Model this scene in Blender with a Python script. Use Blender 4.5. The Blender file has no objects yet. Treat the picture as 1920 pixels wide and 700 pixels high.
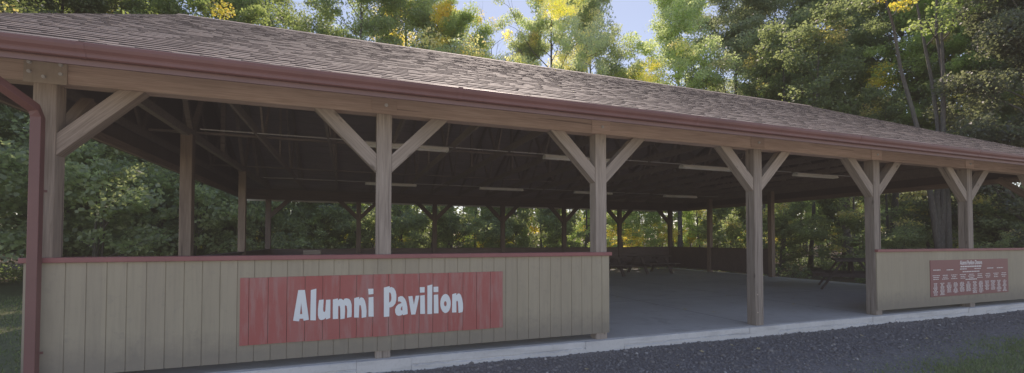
import bpy, bmesh, math, random
import numpy as np
from mathutils import Vector, Matrix, Euler

random.seed(7)
C = bpy.context.scene.collection
R = math.radians
PI = math.pi

# ------------------------------------------------------------------ camera facts
CAM = (2.6365, -5.6776, 1.4217)
YAW, PITCH, F_PX, PY = 0.3512, 0.0247, 841.65, 430.95
SUN_AZ, SUN_EL = R(22), R(47)          # azimuth clockwise from +Y

def along(px, Y):
    """world X of the vertical plane through photo column px at depth Y"""
    return CAM[0] + (Y - CAM[1]) * math.tan(YAW + math.atan((px - 960) / F_PX))

# ------------------------------------------------------------------ object helpers
W = {}          # world matrices
def link(o, parent=None, world=None):
    C.objects.link(o)
    m = world if world is not None else Matrix.Identity(4)
    W[o.name] = m
    if parent is not None:
        o.parent = parent
        o.matrix_parent_inverse = W[parent.name].inverted()
    o.matrix_basis = m
    return o

def tag(o, label=None, cat=None, group=None, kind=None):
    if label: o['label'] = label
    if cat: o['category'] = cat
    if group: o['group'] = group
    if kind: o['kind'] = kind
    return o

def thing(name, label, cat, loc=(0, 0, 0), rz=0.0, group=None):
    o = bpy.data.objects.new(name, None)
    o.empty_display_size = 0.2
    link(o, None, Matrix.Translation(loc) @ Matrix.Rotation(rz, 4, 'Z'))
    return tag(o, label, cat, group)

class MB:
    def __init__(s): s.v = []; s.f = []; s.m = []
    def quad(s, a, b, c, d, mi=0):
        n = len(s.v); s.v += [a, b, c, d]; s.f.append((n, n+1, n+2, n+3)); s.m.append(mi)
    def poly(s, pts, mi=0):
        n = len(s.v); s.v += list(pts); s.f.append(tuple(range(n, n+len(pts)))); s.m.append(mi)
    def box(s, x0, x1, y0, y1, z0, z1, mi=0):
        n = len(s.v)
        s.v += [(x0,y0,z0),(x1,y0,z0),(x1,y1,z0),(x0,y1,z0),(x0,y0,z1),(x1,y0,z1),(x1,y1,z1),(x0,y1,z1)]
        for f in ((0,3,2,1),(4,5,6,7),(0,1,5,4),(1,2,6,5),(2,3,7,6),(3,0,4,7)):
            s.f.append(tuple(n+i for i in f)); s.m.append(mi)
    def extrude_x(s, prof, x0, x1, mi=0, caps=True):
        """closed profile of (y,z) extruded along X"""
        n = len(s.v); k = len(prof)
        s.v += [(x0, y, z) for y, z in prof] + [(x1, y, z) for y, z in prof]
        for i in range(k):
            j = (i+1) % k
            s.f.append((n+i, n+j, n+k+j, n+k+i)); s.m.append(mi)
        if caps:
            s.f.append(tuple(n+i for i in range(k))[::-1]); s.m.append(mi)
            s.f.append(tuple(n+k+i for i in range(k))); s.m.append(mi)
    def extrude_z(s, prof, z0, z1, mi=0, caps=True):
        n = len(s.v); k = len(prof)
        s.v += [(x, y, z0) for x, y in prof] + [(x, y, z1) for x, y in prof]
        for i in range(k):
            j = (i+1) % k
            s.f.append((n+i, n+j, n+k+j, n+k+i)); s.m.append(mi)
        if caps:
            s.f.append(tuple(n+i for i in range(k))[::-1]); s.m.append(mi)
            s.f.append(tuple(n+k+i for i in range(k))); s.m.append(mi)
    def bar(s, p0, p1, w, h, up=(0,0,1), mi=0):
        """square bar between two points"""
        p0, p1 = Vector(p0), Vector(p1); d = (p1-p0).normalized()
        u = Vector(up)
        if abs(d.dot(u)) > .97: u = Vector((0,1,0))
        a = d.cross(u).normalized(); b = a.cross(d).normalized()
        n = len(s.v)
        for p in (p0, p1):
            for i, j in ((-1,-1),(1,-1),(1,1),(-1,1)):
                s.v.append(tuple(p + a*(i*w/2) + b*(j*h/2)))
        for f in ((0,1,2,3),(7,6,5,4),(0,4,5,1),(1,5,6,2),(2,6,7,3),(3,7,4,0)):
            s.f.append(tuple(n+i for i in f)); s.m.append(mi)
    def tube(s, pts, radii, sides=8, mi=0, cap=True):
        n0 = len(s.v); prev = None
        for k, p in enumerate(pts):
            p = Vector(p)
            a = Vector(pts[max(0,k-1)]); b = Vector(pts[min(len(pts)-1,k+1)])
            d = (b-a).normalized()
            u = Vector((1,0,0)) if abs(d.x) < .9 else Vector((0,1,0))
            if prev is not None: u = prev
            x = (u - d*u.dot(d)).normalized(); prev = x
            y = d.cross(x)
            for i in range(sides):
                t = 2*PI*i/sides
                s.v.append(tuple(p + (x*math.cos(t)+y*math.sin(t))*radii[k]))
        for k in range(len(pts)-1):
            for i in range(sides):
                j = (i+1) % sides
                s.f.append((n0+k*sides+i, n0+k*sides+j, n0+(k+1)*sides+j, n0+(k+1)*sides+i)); s.m.append(mi)
        if cap:
            s.f.append(tuple(n0+i for i in range(sides))[::-1]); s.m.append(mi)
            k = len(pts)-1
            s.f.append(tuple(n0+k*sides+i for i in range(sides))); s.m.append(mi)
    def mesh(s, name, mats, smooth=False, bevel=0.0):
        me = bpy.data.meshes.new(name)
        me.from_pydata([tuple(v) for v in s.v], [], s.f)
        for m in (mats if isinstance(mats, (list, tuple)) else [mats]): me.materials.append(m)
        me.polygons.foreach_set('material_index', s.m)
        bm = bmesh.new(); bm.from_mesh(me)
        bmesh.ops.recalc_face_normals(bm, faces=bm.faces[:])
        if bevel > 0:
            bmesh.ops.bevel(bm, geom=[e for e in bm.edges if e.is_manifold and e.calc_face_angle(0) > .6],
                            offset=bevel, segments=2, profile=.6, affect='EDGES')
        bm.to_mesh(me); bm.free()
        if smooth: me.polygons.foreach_set('use_smooth', [True]*len(me.polygons))
        me.update()
        return me
    def build(s, name, mats, parent=None, world=None, smooth=False, bevel=0.0):
        return link(bpy.data.objects.new(name, s.mesh(name, mats, smooth, bevel)), parent, world)

def timber(name, p0, p1, w, h, mat, parent=None, up=(0,0,1), bevel=.008, cut0=None, cut1=None):
    """beam along its own local X axis; w across, h along `up`; cut0/cut1 shear the end (local z offset of the end in x)"""
    p0, p1 = Vector(p0), Vector(p1); d = (p1-p0); L = d.length; d.normalize()
    u = Vector(up); u = (u - d*u.dot(d))
    if u.length < 1e-4: u = Vector((0,1,0))
    u.normalize(); y = u.cross(d)
    m = Matrix(((d.x,y.x,u.x,p0.x),(d.y,y.y,u.y,p0.y),(d.z,y.z,u.z,p0.z),(0,0,0,1)))
    b = MB(); b.box(0, L, -w/2, w/2, -h/2, h/2)
    if cut0 or cut1:
        v = []
        for (x, yy, z) in b.v:
            if x < L/2 and cut0: x += cut0*z
            if x > L/2 and cut1: x += cut1*z
            v.append((x, yy, z))
        b.v = v
    return b.build(name, mat, parent, m, bevel=bevel)

# ------------------------------------------------------------------ materials
def nodes(name):
    m = bpy.data.materials.new(name); m.use_nodes = True
    nt = m.node_tree; nt.nodes.clear()
    out = nt.nodes.new('ShaderNodeOutputMaterial')
    return m, nt, out
class NT:
    def __init__(s, nt): s.nt = nt
    def n(s, typ, ins=None, **kw):
        x = s.nt.nodes.new(typ)
        for k, v in kw.items(): setattr(x, k, v)
        for k, v in (ins or {}).items():
            if isinstance(v, bpy.types.NodeSocket): s.nt.links.new(v, x.inputs[k])
            else: x.inputs[k].default_value = v
        return x
    def ramp(s, fac, stops, interp='LINEAR'):
        x = s.nt.nodes.new('ShaderNodeValToRGB'); cr = x.color_ramp; cr.interpolation = interp
        while len(cr.elements) < len(stops): cr.elements.new(.5)
        for e, (p, c) in zip(cr.elements, stops):
            e.position = p; e.color = (c, c, c, 1) if isinstance(c, (int, float)) else (*c, 1)
        s.nt.links.new(fac, x.inputs[0]); return x.outputs[0]
    def mix(s, fac, a, b, mode='MIX'):
        x = s.nt.nodes.new('ShaderNodeMix'); x.data_type = 'RGBA'; x.blend_type = mode; x.clamp_factor = True
        for idx, v in ((0, fac), (6, a), (7, b)):
            if isinstance(v, bpy.types.NodeSocket): s.nt.links.new(v, x.inputs[idx])
            elif idx == 0: x.inputs[0].default_value = v
            else: x.inputs[idx].default_value = (*v, 1)
        return x.outputs[2]
    def noise(s, vec, scale, detail=4, rough=.55, dist=0.0, out=0):
        x = s.n('ShaderNodeTexNoise', {'Scale': scale, 'Detail': detail, 'Roughness': rough, 'Distortion': dist})
        s.nt.links.new(vec, x.inputs['Vector']); return x.outputs[out]
    def mapping(s, vec, scale=(1,1,1), loc=(0,0,0)):
        x = s.n('ShaderNodeMapping', {'Scale': scale, 'Location': loc}); s.nt.links.new(vec, x.inputs['Vector']); return x.outputs[0]
    def objvec(s, scale=(1,1,1), spread=37.0):
        """object coordinates shifted by a random amount per object"""
        tc = s.n('ShaderNodeTexCoord'); oi = s.n('ShaderNodeObjectInfo')
        mu = s.n('ShaderNodeMath', {0: oi.outputs['Random'], 1: spread}, operation='MULTIPLY')
        cx = s.n('ShaderNodeCombineXYZ', {0: mu.outputs[0], 1: mu.outputs[0], 2: mu.outputs[0]})
        ad = s.n('ShaderNodeVectorMath', {0: tc.outputs['Object'], 1: cx.outputs[0]}, operation='ADD')
        return s.mapping(ad.outputs[0], scale)
    def bsdf(s, out, color, rough=.7, bump=None, bstr=.3, bdist=.01, spec=.3, metal=0.0):
        p = s.n('ShaderNodeBsdfPrincipled', {'Roughness': rough, 'Metallic': metal, 'Specular IOR Level': spec})
        if isinstance(color, bpy.types.NodeSocket): s.nt.links.new(color, p.inputs['Base Color'])
        else: p.inputs['Base Color'].default_value = (*color, 1)
        if isinstance(rough, bpy.types.NodeSocket): s.nt.links.new(rough, p.inputs['Roughness'])
        if bump is not None:
            b = s.n('ShaderNodeBump', {'Strength': bstr, 'Distance': bdist}); s.nt.links.new(bump, b.inputs['Height'])
            s.nt.links.new(b.outputs[0], p.inputs['Normal'])
        s.nt.links.new(p.outputs[0], out.inputs[0]); return p

def mat_wood(name, dark, mid, light, knots=True, rough=.8):
    m, nt, out = nodes(name); t = NT(nt)
    v = t.objvec((1.1, 16, 16))
    n1 = t.noise(v, 1.6, 6, .62, .5)
    vb = t.objvec((.8, 2.2, 2.2)); n2 = t.noise(vb, 1.0, 4)
    vf = t.objvec((3, 90, 90)); n3 = t.noise(vf, 1.0, 3)
    c = t.ramp(n1, [(.28, dark), (.5, mid), (.74, light)])
    c = t.mix(t.ramp(n2, [(.35, .0), (.7, .55)]), c, tuple(x*.62 for x in mid))
    c = t.mix(t.ramp(n3, [(.35, .45), (.6, 0.)]), c, tuple(x*.6 for x in dark))
    vc = t.objvec((.5, 26, 26)); n4 = t.noise(vc, 1.0, 2, .4, .3)
    c = t.mix(t.ramp(n4, [(.30, .8), (.335, 0.)]), c, tuple(x*.35 for x in dark))
    if knots:
        vk = t.objvec((2.2, 6, 6)); vo = t.n('ShaderNodeTexVoronoi', {'Scale': 1.0, 'Randomness': 1.0}); nt.links.new(vk, vo.inputs['Vector'])
        c = t.mix(t.ramp(vo.outputs['Distance'], [(.05, .85), (.13, 0.)]), c, tuple(x*.4 for x in dark))
    oi = t.n('ShaderNodeObjectInfo'); vv = t.n('ShaderNodeMapRange', {0: oi.outputs['Random'], 3: .74, 4: 1.16})
    hs = t.n('ShaderNodeHueSaturation'); nt.links.new(c, hs.inputs['Color']); nt.links.new(vv.outputs[0], hs.inputs['Value'])
    vst = t.objvec((.35, 3, 3)); n5 = t.noise(vst, 1.3, 5, .65, .8)
    c = t.mix(t.ramp(n5, [(.5, 0.), (.72, .5)]), hs.outputs[0], tuple(x*.5 for x in mid))
    t.bsdf(out, c, rough, n3, .35, .004)
    return m

def mat_paint(name, col, var=.12, rough=.6, scale=2.0, streak=True, dirt=.25, bstr=.12):
    m, nt, out = nodes(name); t = NT(nt)
    v = t.objvec((1, 1, .35) if streak else (1, 1, 1))
    n1 = t.noise(v, scale, 5, .6)
    n2 = t.noise(t.objvec((1, 1, .15)), scale*7, 4, .6)
    c = t.mix(t.ramp(n1, [(.3, 0.), (.75, 1.)]), tuple(x*(1-var) for x in col), tuple(min(1, x*(1+var)) for x in col))
    c = t.mix(t.ramp(n2, [(.52, 0.), (.85, dirt)]), c, tuple(x*.5 for x in col))
    t.bsdf(out, c, rough, n2, bstr, .004)
    return m

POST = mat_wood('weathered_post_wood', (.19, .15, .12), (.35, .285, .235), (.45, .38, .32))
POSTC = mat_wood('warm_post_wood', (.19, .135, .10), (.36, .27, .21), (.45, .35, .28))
POST_SHADED = mat_wood('shaded_post_wood', (.06, .045, .04), (.11, .08, .068), (.15, .115, .095))  # post wood again, with the shade of the back row put into its colour
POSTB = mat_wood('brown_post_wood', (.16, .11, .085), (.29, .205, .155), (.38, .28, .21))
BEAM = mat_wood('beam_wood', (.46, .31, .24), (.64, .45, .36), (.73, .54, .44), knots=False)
TRUSS = mat_wood('truss_wood', (.15, .115, .095), (.22, .175, .145), (.28, .23, .19), knots=False)
DECK = mat_wood('roof_deck_wood', (.20, .165, .165), (.25, .21, .21), (.29, .25, .245), knots=False)
BACKWOOD = mat_wood('red_brown_boards', (.075, .055, .05), (.11, .08, .073), (.14, .105, .095), knots=False)
TABLEWOOD = mat_wood('table_wood', (.05, .035, .03), (.09, .065, .055), (.13, .10, .085), knots=False)
def mat_siding():
    m, nt, out = nodes('khaki_siding_paint'); t = NT(nt)
    n1 = t.noise(t.objvec((1, 1, .3)), 1.4, 5, .6); n2 = t.noise(t.objvec((16, 1, 1.0)), 2.0, 5, .65); n3 = t.noise(t.objvec((1, 1, 1)), 9, 6, .7)
    tc = t.n('ShaderNodeTexCoord'); sx = t.n('ShaderNodeSeparateXYZ'); nt.links.new(tc.outputs['Object'], sx.inputs[0])
    c = t.mix(t.ramp(n1, [(.3, 0.), (.75, 1.)]), (.305, .26, .175), (.385, .33, .23))
    c = t.mix(t.ramp(n2, [(.46, 0.), (.75, .5)]), c, (.2, .17, .12))
    c = t.mix(t.ramp(n3, [(.56, 0.), (.74, .5)]), c, (.2, .175, .14))
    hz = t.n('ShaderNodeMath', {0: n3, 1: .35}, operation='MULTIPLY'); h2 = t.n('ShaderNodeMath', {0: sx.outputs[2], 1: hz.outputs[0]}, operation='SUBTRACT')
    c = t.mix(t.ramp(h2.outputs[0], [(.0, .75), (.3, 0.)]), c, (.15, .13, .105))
    bz = t.n('ShaderNodeMath', {0: sx.outputs[0], 1: 6.116}, operation='MULTIPLY'); fl = t.n('ShaderNodeMath', {0: bz.outputs[0]}, operation='FLOOR')
    wn_ = t.n('ShaderNodeTexWhiteNoise', noise_dimensions='1D'); nt.links.new(fl.outputs[0], wn_.inputs['W'])
    c = t.mix(t.ramp(wn_.outputs['Value'], [(0., .3), (1., 0.)]), c, (.24, .2, .15))
    t.bsdf(out, c, .75, n2, .2, .004); return m
SIDING = mat_siding()
CAP = mat_paint('maroon_cap_paint', (.25, .075, .072), .15, .55, 3, False, .3)
GUTTER = mat_paint('maroon_metal_paint', (.138, .052, .048), .2, .5, 1.5, False, .15, .03)
FASCIA = mat_paint('brown_fascia_paint', (.16, .085, .08), .12, .6, 2)
PALE = mat_paint('pale_soffit_paint', (.62, .58, .5), .08, .6, 2)
GABLE = mat_paint('dark_gable_boards', (.10, .075, .065), .2, .8, 2)
PLATE = mat_paint('brown_steel_plate_paint', (.36, .29, .23), .2, .5, 6, False, .5)
STEEL = mat_paint('galvanised_steel', (.55, .55, .54), .1, .35, 9, False, .2)
TUBE = mat_paint('fixture_white_enamel', (.95, .92, .80), .05, .4, 2, False, .25)
LETTER = mat_paint('white_lettering_paint', (.84, .94, 1.0), .03, .5, 3, False, .06, .05)
PRINT = mat_paint('printed_lettering', (.8, .78, .79), .03, .5, 3, False, .0, .0)
BOARD = mat_paint('maroon_board_print', (.20, .058, .062), .06, .45, 2, False, .1, .02)
GREYPIPE = mat_paint('grey_conduit', (.4, .39, .37), .08, .45, 3, False, .2)

def mat_redsign():
    m, nt, out = nodes('faded_red_barn_paint'); t = NT(nt)
    v = t.objvec((1.2, 1, .5)); n1 = t.noise(v, 2.4, 6, .65)
    n2 = t.noise(t.objvec((7, 1, .8)), 2.2, 5, .6); n3 = t.noise(t.objvec((3, 1, 3)), 9, 5, .7)
    c = t.mix(t.ramp(n1, [(.35, 0.), (.72, 1.)]), (.36, .065, .055), (.37, .10, .088))
    c = t.mix(t.ramp(n2, [(.5, 0.), (.75, .7)]), c, (.36, .22, .2))
    c = t.mix(t.ramp(n3, [(.6, 0.), (.75, .7)]), c, (.19, .06, .05))
    c = t.mix(t.ramp(t.noise(v, 1.1, 3), [(.55, 0.), (.7, .6)]), c, (.34, .24, .23))
    t.bsdf(out, c, .7, n3, .2, .004); return m
REDSIGN = mat_redsign()

def mat_concrete(name, a, b, scale=1.5, stain=.5):
    m, nt, out = nodes(name); t = NT(nt)
    tc = t.n('ShaderNodeTexCoord'); v = tc.outputs['Object']
    n1 = t.noise(v, scale, 6, .6); n2 = t.noise(v, scale*14, 5, .65); n3 = t.noise(t.mapping(v, (.6, 1, 5)), 2.0, 5, .6, .6)
    c = t.mix(t.ramp(n1, [(.3, 0.), (.72, 1.)]), a, b)
    c = t.mix(t.ramp(n2, [(.5, 0.), (.8, .4)]), c, tuple(x*.55 for x in a))
    c = t.mix(t.ramp(n3, [(.52, 0.), (.72, stain)]), c, tuple(x*.6 for x in a))
    t.bsdf(out, c, .75, n2, .35, .006); return m
def mat_slab():
    m, nt, out = nodes('floor_concrete'); t = NT(nt)
    tc = t.n('ShaderNodeTexCoord'); v = tc.outputs['Object']
    n1 = t.noise(v, .5, 6, .6); n2 = t.noise(v, 7, 6, .7); n3 = t.noise(v, 1.6, 5, .65, 1.0)
    c = t.mix(t.ramp(n1, [(.3, 0.), (.72, 1.)]), (.38, .365, .35), (.5, .485, .465))
    c = t.mix(t.ramp(n2, [(.52, 0.), (.8, .4)]), c, (.24, .225, .21))
    c = t.mix(t.ramp(n3, [(.56, 0.), (.68, .45)]), c, (.27, .25, .235))
    sx = t.n('ShaderNodeSeparateXYZ'); nt.links.new(v, sx.inputs[0])
    def joint(sock, step):
        a = t.n('ShaderNodeMath', {0: sock, 1: step}, operation='PINGPONG')
        return t.ramp(a.outputs[0], [(.009, 1.), (.018, 0.)])
    j = t.n('ShaderNodeMath', {0: joint(sx.outputs[0], 1.525), 1: joint(sx.outputs[1], 1.675)}, operation='MAXIMUM')
    jm = t.n('ShaderNodeMath', {0: j.outputs[0], 1: .9}, operation='MULTIPLY')
    c = t.mix(jm.outputs[0], c, (.1, .095, .09))
    t.bsdf(out, c, t.ramp(n3, [(.4, .55), (.7, .8)]), n2, .25, .005); return m
SLAB = mat_slab()

CURB = mat_concrete('slab_edge_concrete', (.56, .56, .555), (.68, .68, .675), 1.8, .55)

def mat_shingle():
    m, nt, out = nodes('asphalt_shingles'); t = NT(nt)
    a = t.n('ShaderNodeAttribute', attribute_name='tone')
    tc = t.n('ShaderNodeTexCoord'); v = tc.outputs['Object']
    n1 = t.noise(v, 160, 3, .6); n2 = t.noise(v, .6, 5, .6)
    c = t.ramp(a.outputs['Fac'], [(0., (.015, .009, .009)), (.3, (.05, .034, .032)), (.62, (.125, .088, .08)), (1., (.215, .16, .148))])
    c = t.mix(t.ramp(n1, [(.4, 0.), (.7, .55)]), c, (.25, .21, .2))
    c = t.mix(t.ramp(n2, [(.5, 0.), (.75, .35)]), c, (.07, .05, .048))
    t.bsdf(out, c, .75, n1, .7, .003, .45); return m
SHINGLE = mat_shingle()

def mat_leaf(name, dark, mid, light, yellow=(.25, .215, .06), orange=(.27, .18, .065), trans=.5):
    m, nt, out = nodes(name); t = NT(nt)
    cl = t.n('ShaderNodeAttribute', attribute_name='clump'); lv = t.n('ShaderNodeAttribute', attribute_name='leafvar')
    oi = t.n('ShaderNodeObjectInfo'); sp = t.n('ShaderNodeSeparateColor'); nt.links.new(oi.outputs['Color'], sp.inputs[0])
    tone = t.n('ShaderNodeMath', {0: cl.outputs['Fac'], 1: lv.outputs['Fac']}, operation='ADD')
    tn = t.n('ShaderNodeMath', {0: tone.outputs[0], 1: .5}, operation='MULTIPLY')
    c = t.ramp(tn.outputs[0], [(.15, dark), (.5, mid), (.9, light)])
    # autumn: clumps whose number falls under the tree's own share turn yellow, some orange
    au = t.n('ShaderNodeAttribute', attribute_name='autumn')
    lt = t.n('ShaderNodeMath', {0: au.outputs['Fac'], 1: sp.outputs[0]}, operation='LESS_THAN')
    yc = t.mix(t.ramp(lv.outputs['Fac'], [(.5, 0.), (.9, 1.)]), yellow, orange)
    yc = t.mix(t.ramp(lv.outputs['Fac'], [(.0, .75), (.35, 0.)]), yc, light)
    c = t.mix(lt.outputs[0], c, yc)
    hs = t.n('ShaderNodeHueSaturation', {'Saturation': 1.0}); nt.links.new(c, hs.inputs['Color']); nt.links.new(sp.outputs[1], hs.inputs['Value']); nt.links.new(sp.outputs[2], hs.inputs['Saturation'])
    p = t.n('ShaderNodeBsdfPrincipled', {'Roughness': .5, 'Specular IOR Level': .35}); nt.links.new(hs.outputs[0], p.inputs['Base Color'])
    b2 = t.mix(.6, hs.outputs[0], (.85, .95, .3), 'MULTIPLY')
    bright = t.n('ShaderNodeHueSaturation', {'Value': 2.6, 'Saturation': 1.1}); nt.links.new(b2, bright.inputs['Color'])
    tr = t.n('ShaderNodeBsdfTranslucent'); nt.links.new(bright.outputs[0], tr.inputs['Color'])
    mx = t.n('ShaderNodeMixShader', {0: trans}); nt.links.new(p.outputs[0], mx.inputs[1]); nt.links.new(tr.outputs[0], mx.inputs[2])
    nt.links.new(mx.outputs[0], out.inputs[0]); return m
LEAF = mat_leaf('green_leaves', (.05, .068, .032), (.085, .112, .05), (.13, .155, .075))
UNDER = mat_leaf('undergrowth_leaves', (.03, .045, .022), (.05, .075, .032), (.08, .11, .045), trans=.35)

def mat_bark():
    m, nt, out = nodes('grey_bark'); t = NT(nt)
    n1 = t.noise(t.objvec((9, 9, 1.6)), 2, 6, .65, .6); n2 = t.noise(t.objvec((1, 1, .6)), 1.2, 3)
    c = t.ramp(n1, [(.3, (.035, .03, .025)), (.55, (.085, .075, .062)), (.8, (.15, .135, .115))])
    c = t.mix(t.ramp(n2, [(.5, 0.), (.8, .5)]), c, (.09, .1, .065))
    t.bsdf(out, c, .9, n1, .8, .03); return m
BARK = mat_bark()

def mat_ground():
    m, nt, out = nodes('lawn_and_forest_soil'); t = NT(nt)
    tc = t.n('ShaderNodeTexCoord'); v = tc.outputs['Object']
    n1 = t.noise(v, .35, 5, .6); n2 = t.noise(v, 6, 5, .65); n3 = t.noise(v, 45, 4, .7)
    g = t.mix(t.ramp(n2, [(.3, 0.), (.7, 1.)]), (.09, .105, .05), (.15, .165, .08))
    g = t.mix(t.ramp(n1, [(.45, 0.), (.7, .6)]), g, (.12, .12, .055))
    s = t.mix(t.ramp(n2, [(.3, 0.), (.7, 1.)]), (.035, .027, .018), (.085, .065, .042))
    s = t.mix(t.ramp(n3, [(.55, 0.), (.75, .7)]), s, (.16, .115, .06))
    sx = t.n('ShaderNodeSeparateXYZ'); nt.links.new(v, sx.inputs[0])
    w = t.n('ShaderNodeMath', {0: n1, 1: 9.0}, operation='MULTIPLY')
    yy = t.n('ShaderNodeMath', {0: sx.outputs[1], 1: w.outputs[0]}, operation='ADD')
    f = t.ramp(t.n('ShaderNodeMath', {0: yy.outputs[0], 1: .02}, operation='MULTIPLY').outputs[0], [(.38, 0.), (.46, 1.)])
    xx = t.n('ShaderNodeMath', {0: sx.outputs[0], 1: .02}, operation='MULTIPLY')
    f2 = t.ramp(xx.outputs[0], [(.39, 0.), (.43, 1.)])
    fm = t.n('ShaderNodeMath', {0: f, 1: f2}, operation='MAXIMUM')
    c = t.mix(fm.outputs[0], g, s)
    t.bsdf(out, c, .95, n3, .6, .03, .1); return m
GROUND = mat_ground()

def mat_gravel():
    m, nt, out = nodes('crushed_grey_gravel'); t = NT(nt)
    tc = t.n('ShaderNodeTexCoord'); v = tc.outputs['Object']
    vo = t.n('ShaderNodeTexVoronoi', {'Scale': 55.0}); nt.links.new(v, vo.inputs['Vector'])
    n1 = t.noise(v, 1.1, 5, .6)
    c = t.ramp(vo.outputs['Color'], [(.1, (.085, .08, .082)), (.55, (.145, .136, .138)), (.95, (.23, .217, .219))])
    c = t.mix(t.ramp(n1, [(.35, 0.), (.7, .5)]), c, (.085, .08, .082))
    t.bsdf(out, c, .9, vo.outputs['Distance'], .8, .012, .2); return m
GRAVEL = mat_gravel()
BOUNCE_STONE = mat_concrete('pale_bounce_stone', (.34, .29, .235), (.43, .375, .31), .8, .3)  # for the added sheet that bounces light onto the front
def mat_stone():
    m, nt, out = nodes('gravel_stones'); t = NT(nt)
    a = t.n('ShaderNodeAttribute', attribute_name='tone')
    c = t.ramp(a.outputs['Fac'], [(0., (.075, .07, .071)), (.6, (.145, .136, .138)), (.93, (.21, .2, .2)), (1., (.42, .4, .38))])
    t.bsdf(out, c, .85, None, spec=.25); return m
STONE = mat_stone()
def mat_grass():
    m, nt, out = nodes('grass_blades'); t = NT(nt)
    a = t.n('ShaderNodeAttribute', attribute_name='tone')
    c = t.ramp(a.outputs['Fac'], [(0., (.085, .125, .04)), (.5, (.145, .205, .065)), (.9, (.22, .27, .10)), (1., (.22, .19, .11))])
    p = t.n('ShaderNodeBsdfPrincipled', {'Roughness': .6, 'Specular IOR Level': .2}); nt.links.new(c, p.inputs['Base Color'])
    tr = t.n('ShaderNodeBsdfTranslucent'); nt.links.new(c, tr.inputs['Color'])
    mx = t.n('ShaderNodeMixShader', {0: .3}); nt.links.new(p.outputs[0], mx.inputs[1]); nt.links.new(tr.outputs[0], mx.inputs[2]); nt.links.new(mx.outputs[0], out.inputs[0]); return m
GRASS = mat_grass()

# ------------------------------------------------------------------ world, sun, camera
world = bpy.data.worlds.new('World'); bpy.context.scene.world = world; world.use_nodes = True
wn = world.node_tree; bg = wn.nodes['Background']
sky = wn.nodes.new('ShaderNodeTexSky'); sky.sky_type = 'NISHITA'; sky.sun_disc = False
sky.sun_elevation = SUN_EL; sky.sun_rotation = SUN_AZ; sky.air_density = 1.0; sky.dust_density = 0.1; sky.ozone_density = 1.4
wn.links.new(sky.outputs[0], bg.inputs[0]); bg.inputs[1].default_value = 0.15
sl = bpy.data.lights.new('sun', 'SUN'); sl.energy = 4.8; sl.angle = R(.55); sl.color = (1, .93, .82)
so = bpy.data.objects.new('sun', sl); C.objects.link(so)
sd = Vector((math.sin(SUN_AZ)*math.cos(SUN_EL), math.cos(SUN_AZ)*math.cos(SUN_EL), math.sin(SUN_EL)))
so.rotation_euler = sd.to_track_quat('Z', 'Y').to_euler(); so.location = sd*60
cd = bpy.data.cameras.new('camera'); co = bpy.data.objects.new('camera', cd); C.objects.link(co)
cd.sensor_width = 36; cd.lens = F_PX/1920*36; cd.shift_y = (PY-350)/1920; cd.clip_end = 2000; cd.clip_start = .05
fw = Vector((math.sin(YAW)*math.cos(PITCH), math.cos(YAW)*math.cos(PITCH), math.sin(PITCH)))
co.location = CAM; co.rotation_euler = fw.to_track_quat('-Z', 'Y').to_euler()
S = bpy.context.scene; S.camera = co
S.view_settings.view_transform = 'Standard'; S.view_settings.look = 'None'; S.view_settings.exposure = 0; S.view_settings.gamma = 1.4
S.view_settings.use_white_balance = True; S.view_settings.white_balance_temperature = 7500; S.view_settings.white_balance_tint = 26
S.view_settings.use_curve_mapping = True      # the phone's soft tone curve: lifted blacks
_cv = S.view_settings.curve_mapping.curves[3]; _cv.points[0].location = (0, .0045); S.view_settings.curve_mapping.update()
S.cycles.max_bounces = 10; S.cycles.diffuse_bounces = 6; S.cycles.transmission_bounces = 6; S.cycles.use_denoising = True
S.cycles.sample_clamp_indirect = 6

# ================================================================== THE PAVILION
BAY = 3.05; LX = -0.165; DY = 13.4; XR = 6*BAY; PW = .178
GX0, GX1 = -1.05, 19.4
BEAM_B, BEAM_T = 2.98, 3.36
EAVE_Y, EAVE_Z = -.655, 3.185; RIDGE_Y = 6.7; RIDGE_Z = 6.69
SL = (RIDGE_Z-EAVE_Z)/(RIDGE_Y-EAVE_Y)
def roof_z(y): return EAVE_Z + SL*(y-EAVE_Y) if y <= RIDGE_Y else EAVE_Z + SL*(2*RIDGE_Y-EAVE_Y-y)
post_x = [LX] + [BAY*i for i in range(1, 7)]

pav = thing('pavilion', 'long open timber pavilion with brown shingled gable roof and khaki half walls', 'pavilion')

# slab: floor plate, front kerb in bays with concrete piers under the posts
slab = MB(); slab.box(-.33, 18.62, .02, 13.55, -.45, 0)
slab_o = slab.build('floor_slab', SLAB, pav, bevel=.004)
ke = MB()
for i in range(7):
    x = post_x[i]; a = max(-.33, x-.30); b = min(18.62, x+.33)
    ke.box(a, b, -.075, .0195, -.5, -.003)
    if i < 6:
        a, b = b+.003, post_x[i+1]-.303
        prof = [(-.086, -.5), (-.084, -.106), (-.050, -.094), (-.064, -.080), (-.060, -.012), (-.048, -.003), (.0195, -.003), (.0195, -.5)]
        n = 40; base = len(ke.v); k = len(prof); rr = random.Random(i)
        for s in range(n+1):
            x_ = a+(b-a)*s/n; j1 = rr.uniform(-.008, .008); j2 = rr.uniform(-.012, .012)+.012*math.sin(x_*2.3+i)
            for q, (y, z) in enumerate(prof):
                ke.v.append((x_, y+(rr.uniform(-.003, .003) if q < 6 else 0), z+(j2 if q in (1, 2) else 0)+(j1*.2 if q in (4, 5) else 0)))
        for s in range(n):
            for q in range(k-1):
                ke.f.append((base+s*k+q, base+s*k+q+1, base+(s+1)*k+q+1, base+(s+1)*k+q)); ke.m.append(0)
        ke.f.append(tuple(base+q for q in range(k))); ke.m.append(0)
        ke.f.append(tuple(base+n*k+q for q in range(k))); ke.m.append(0)
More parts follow.
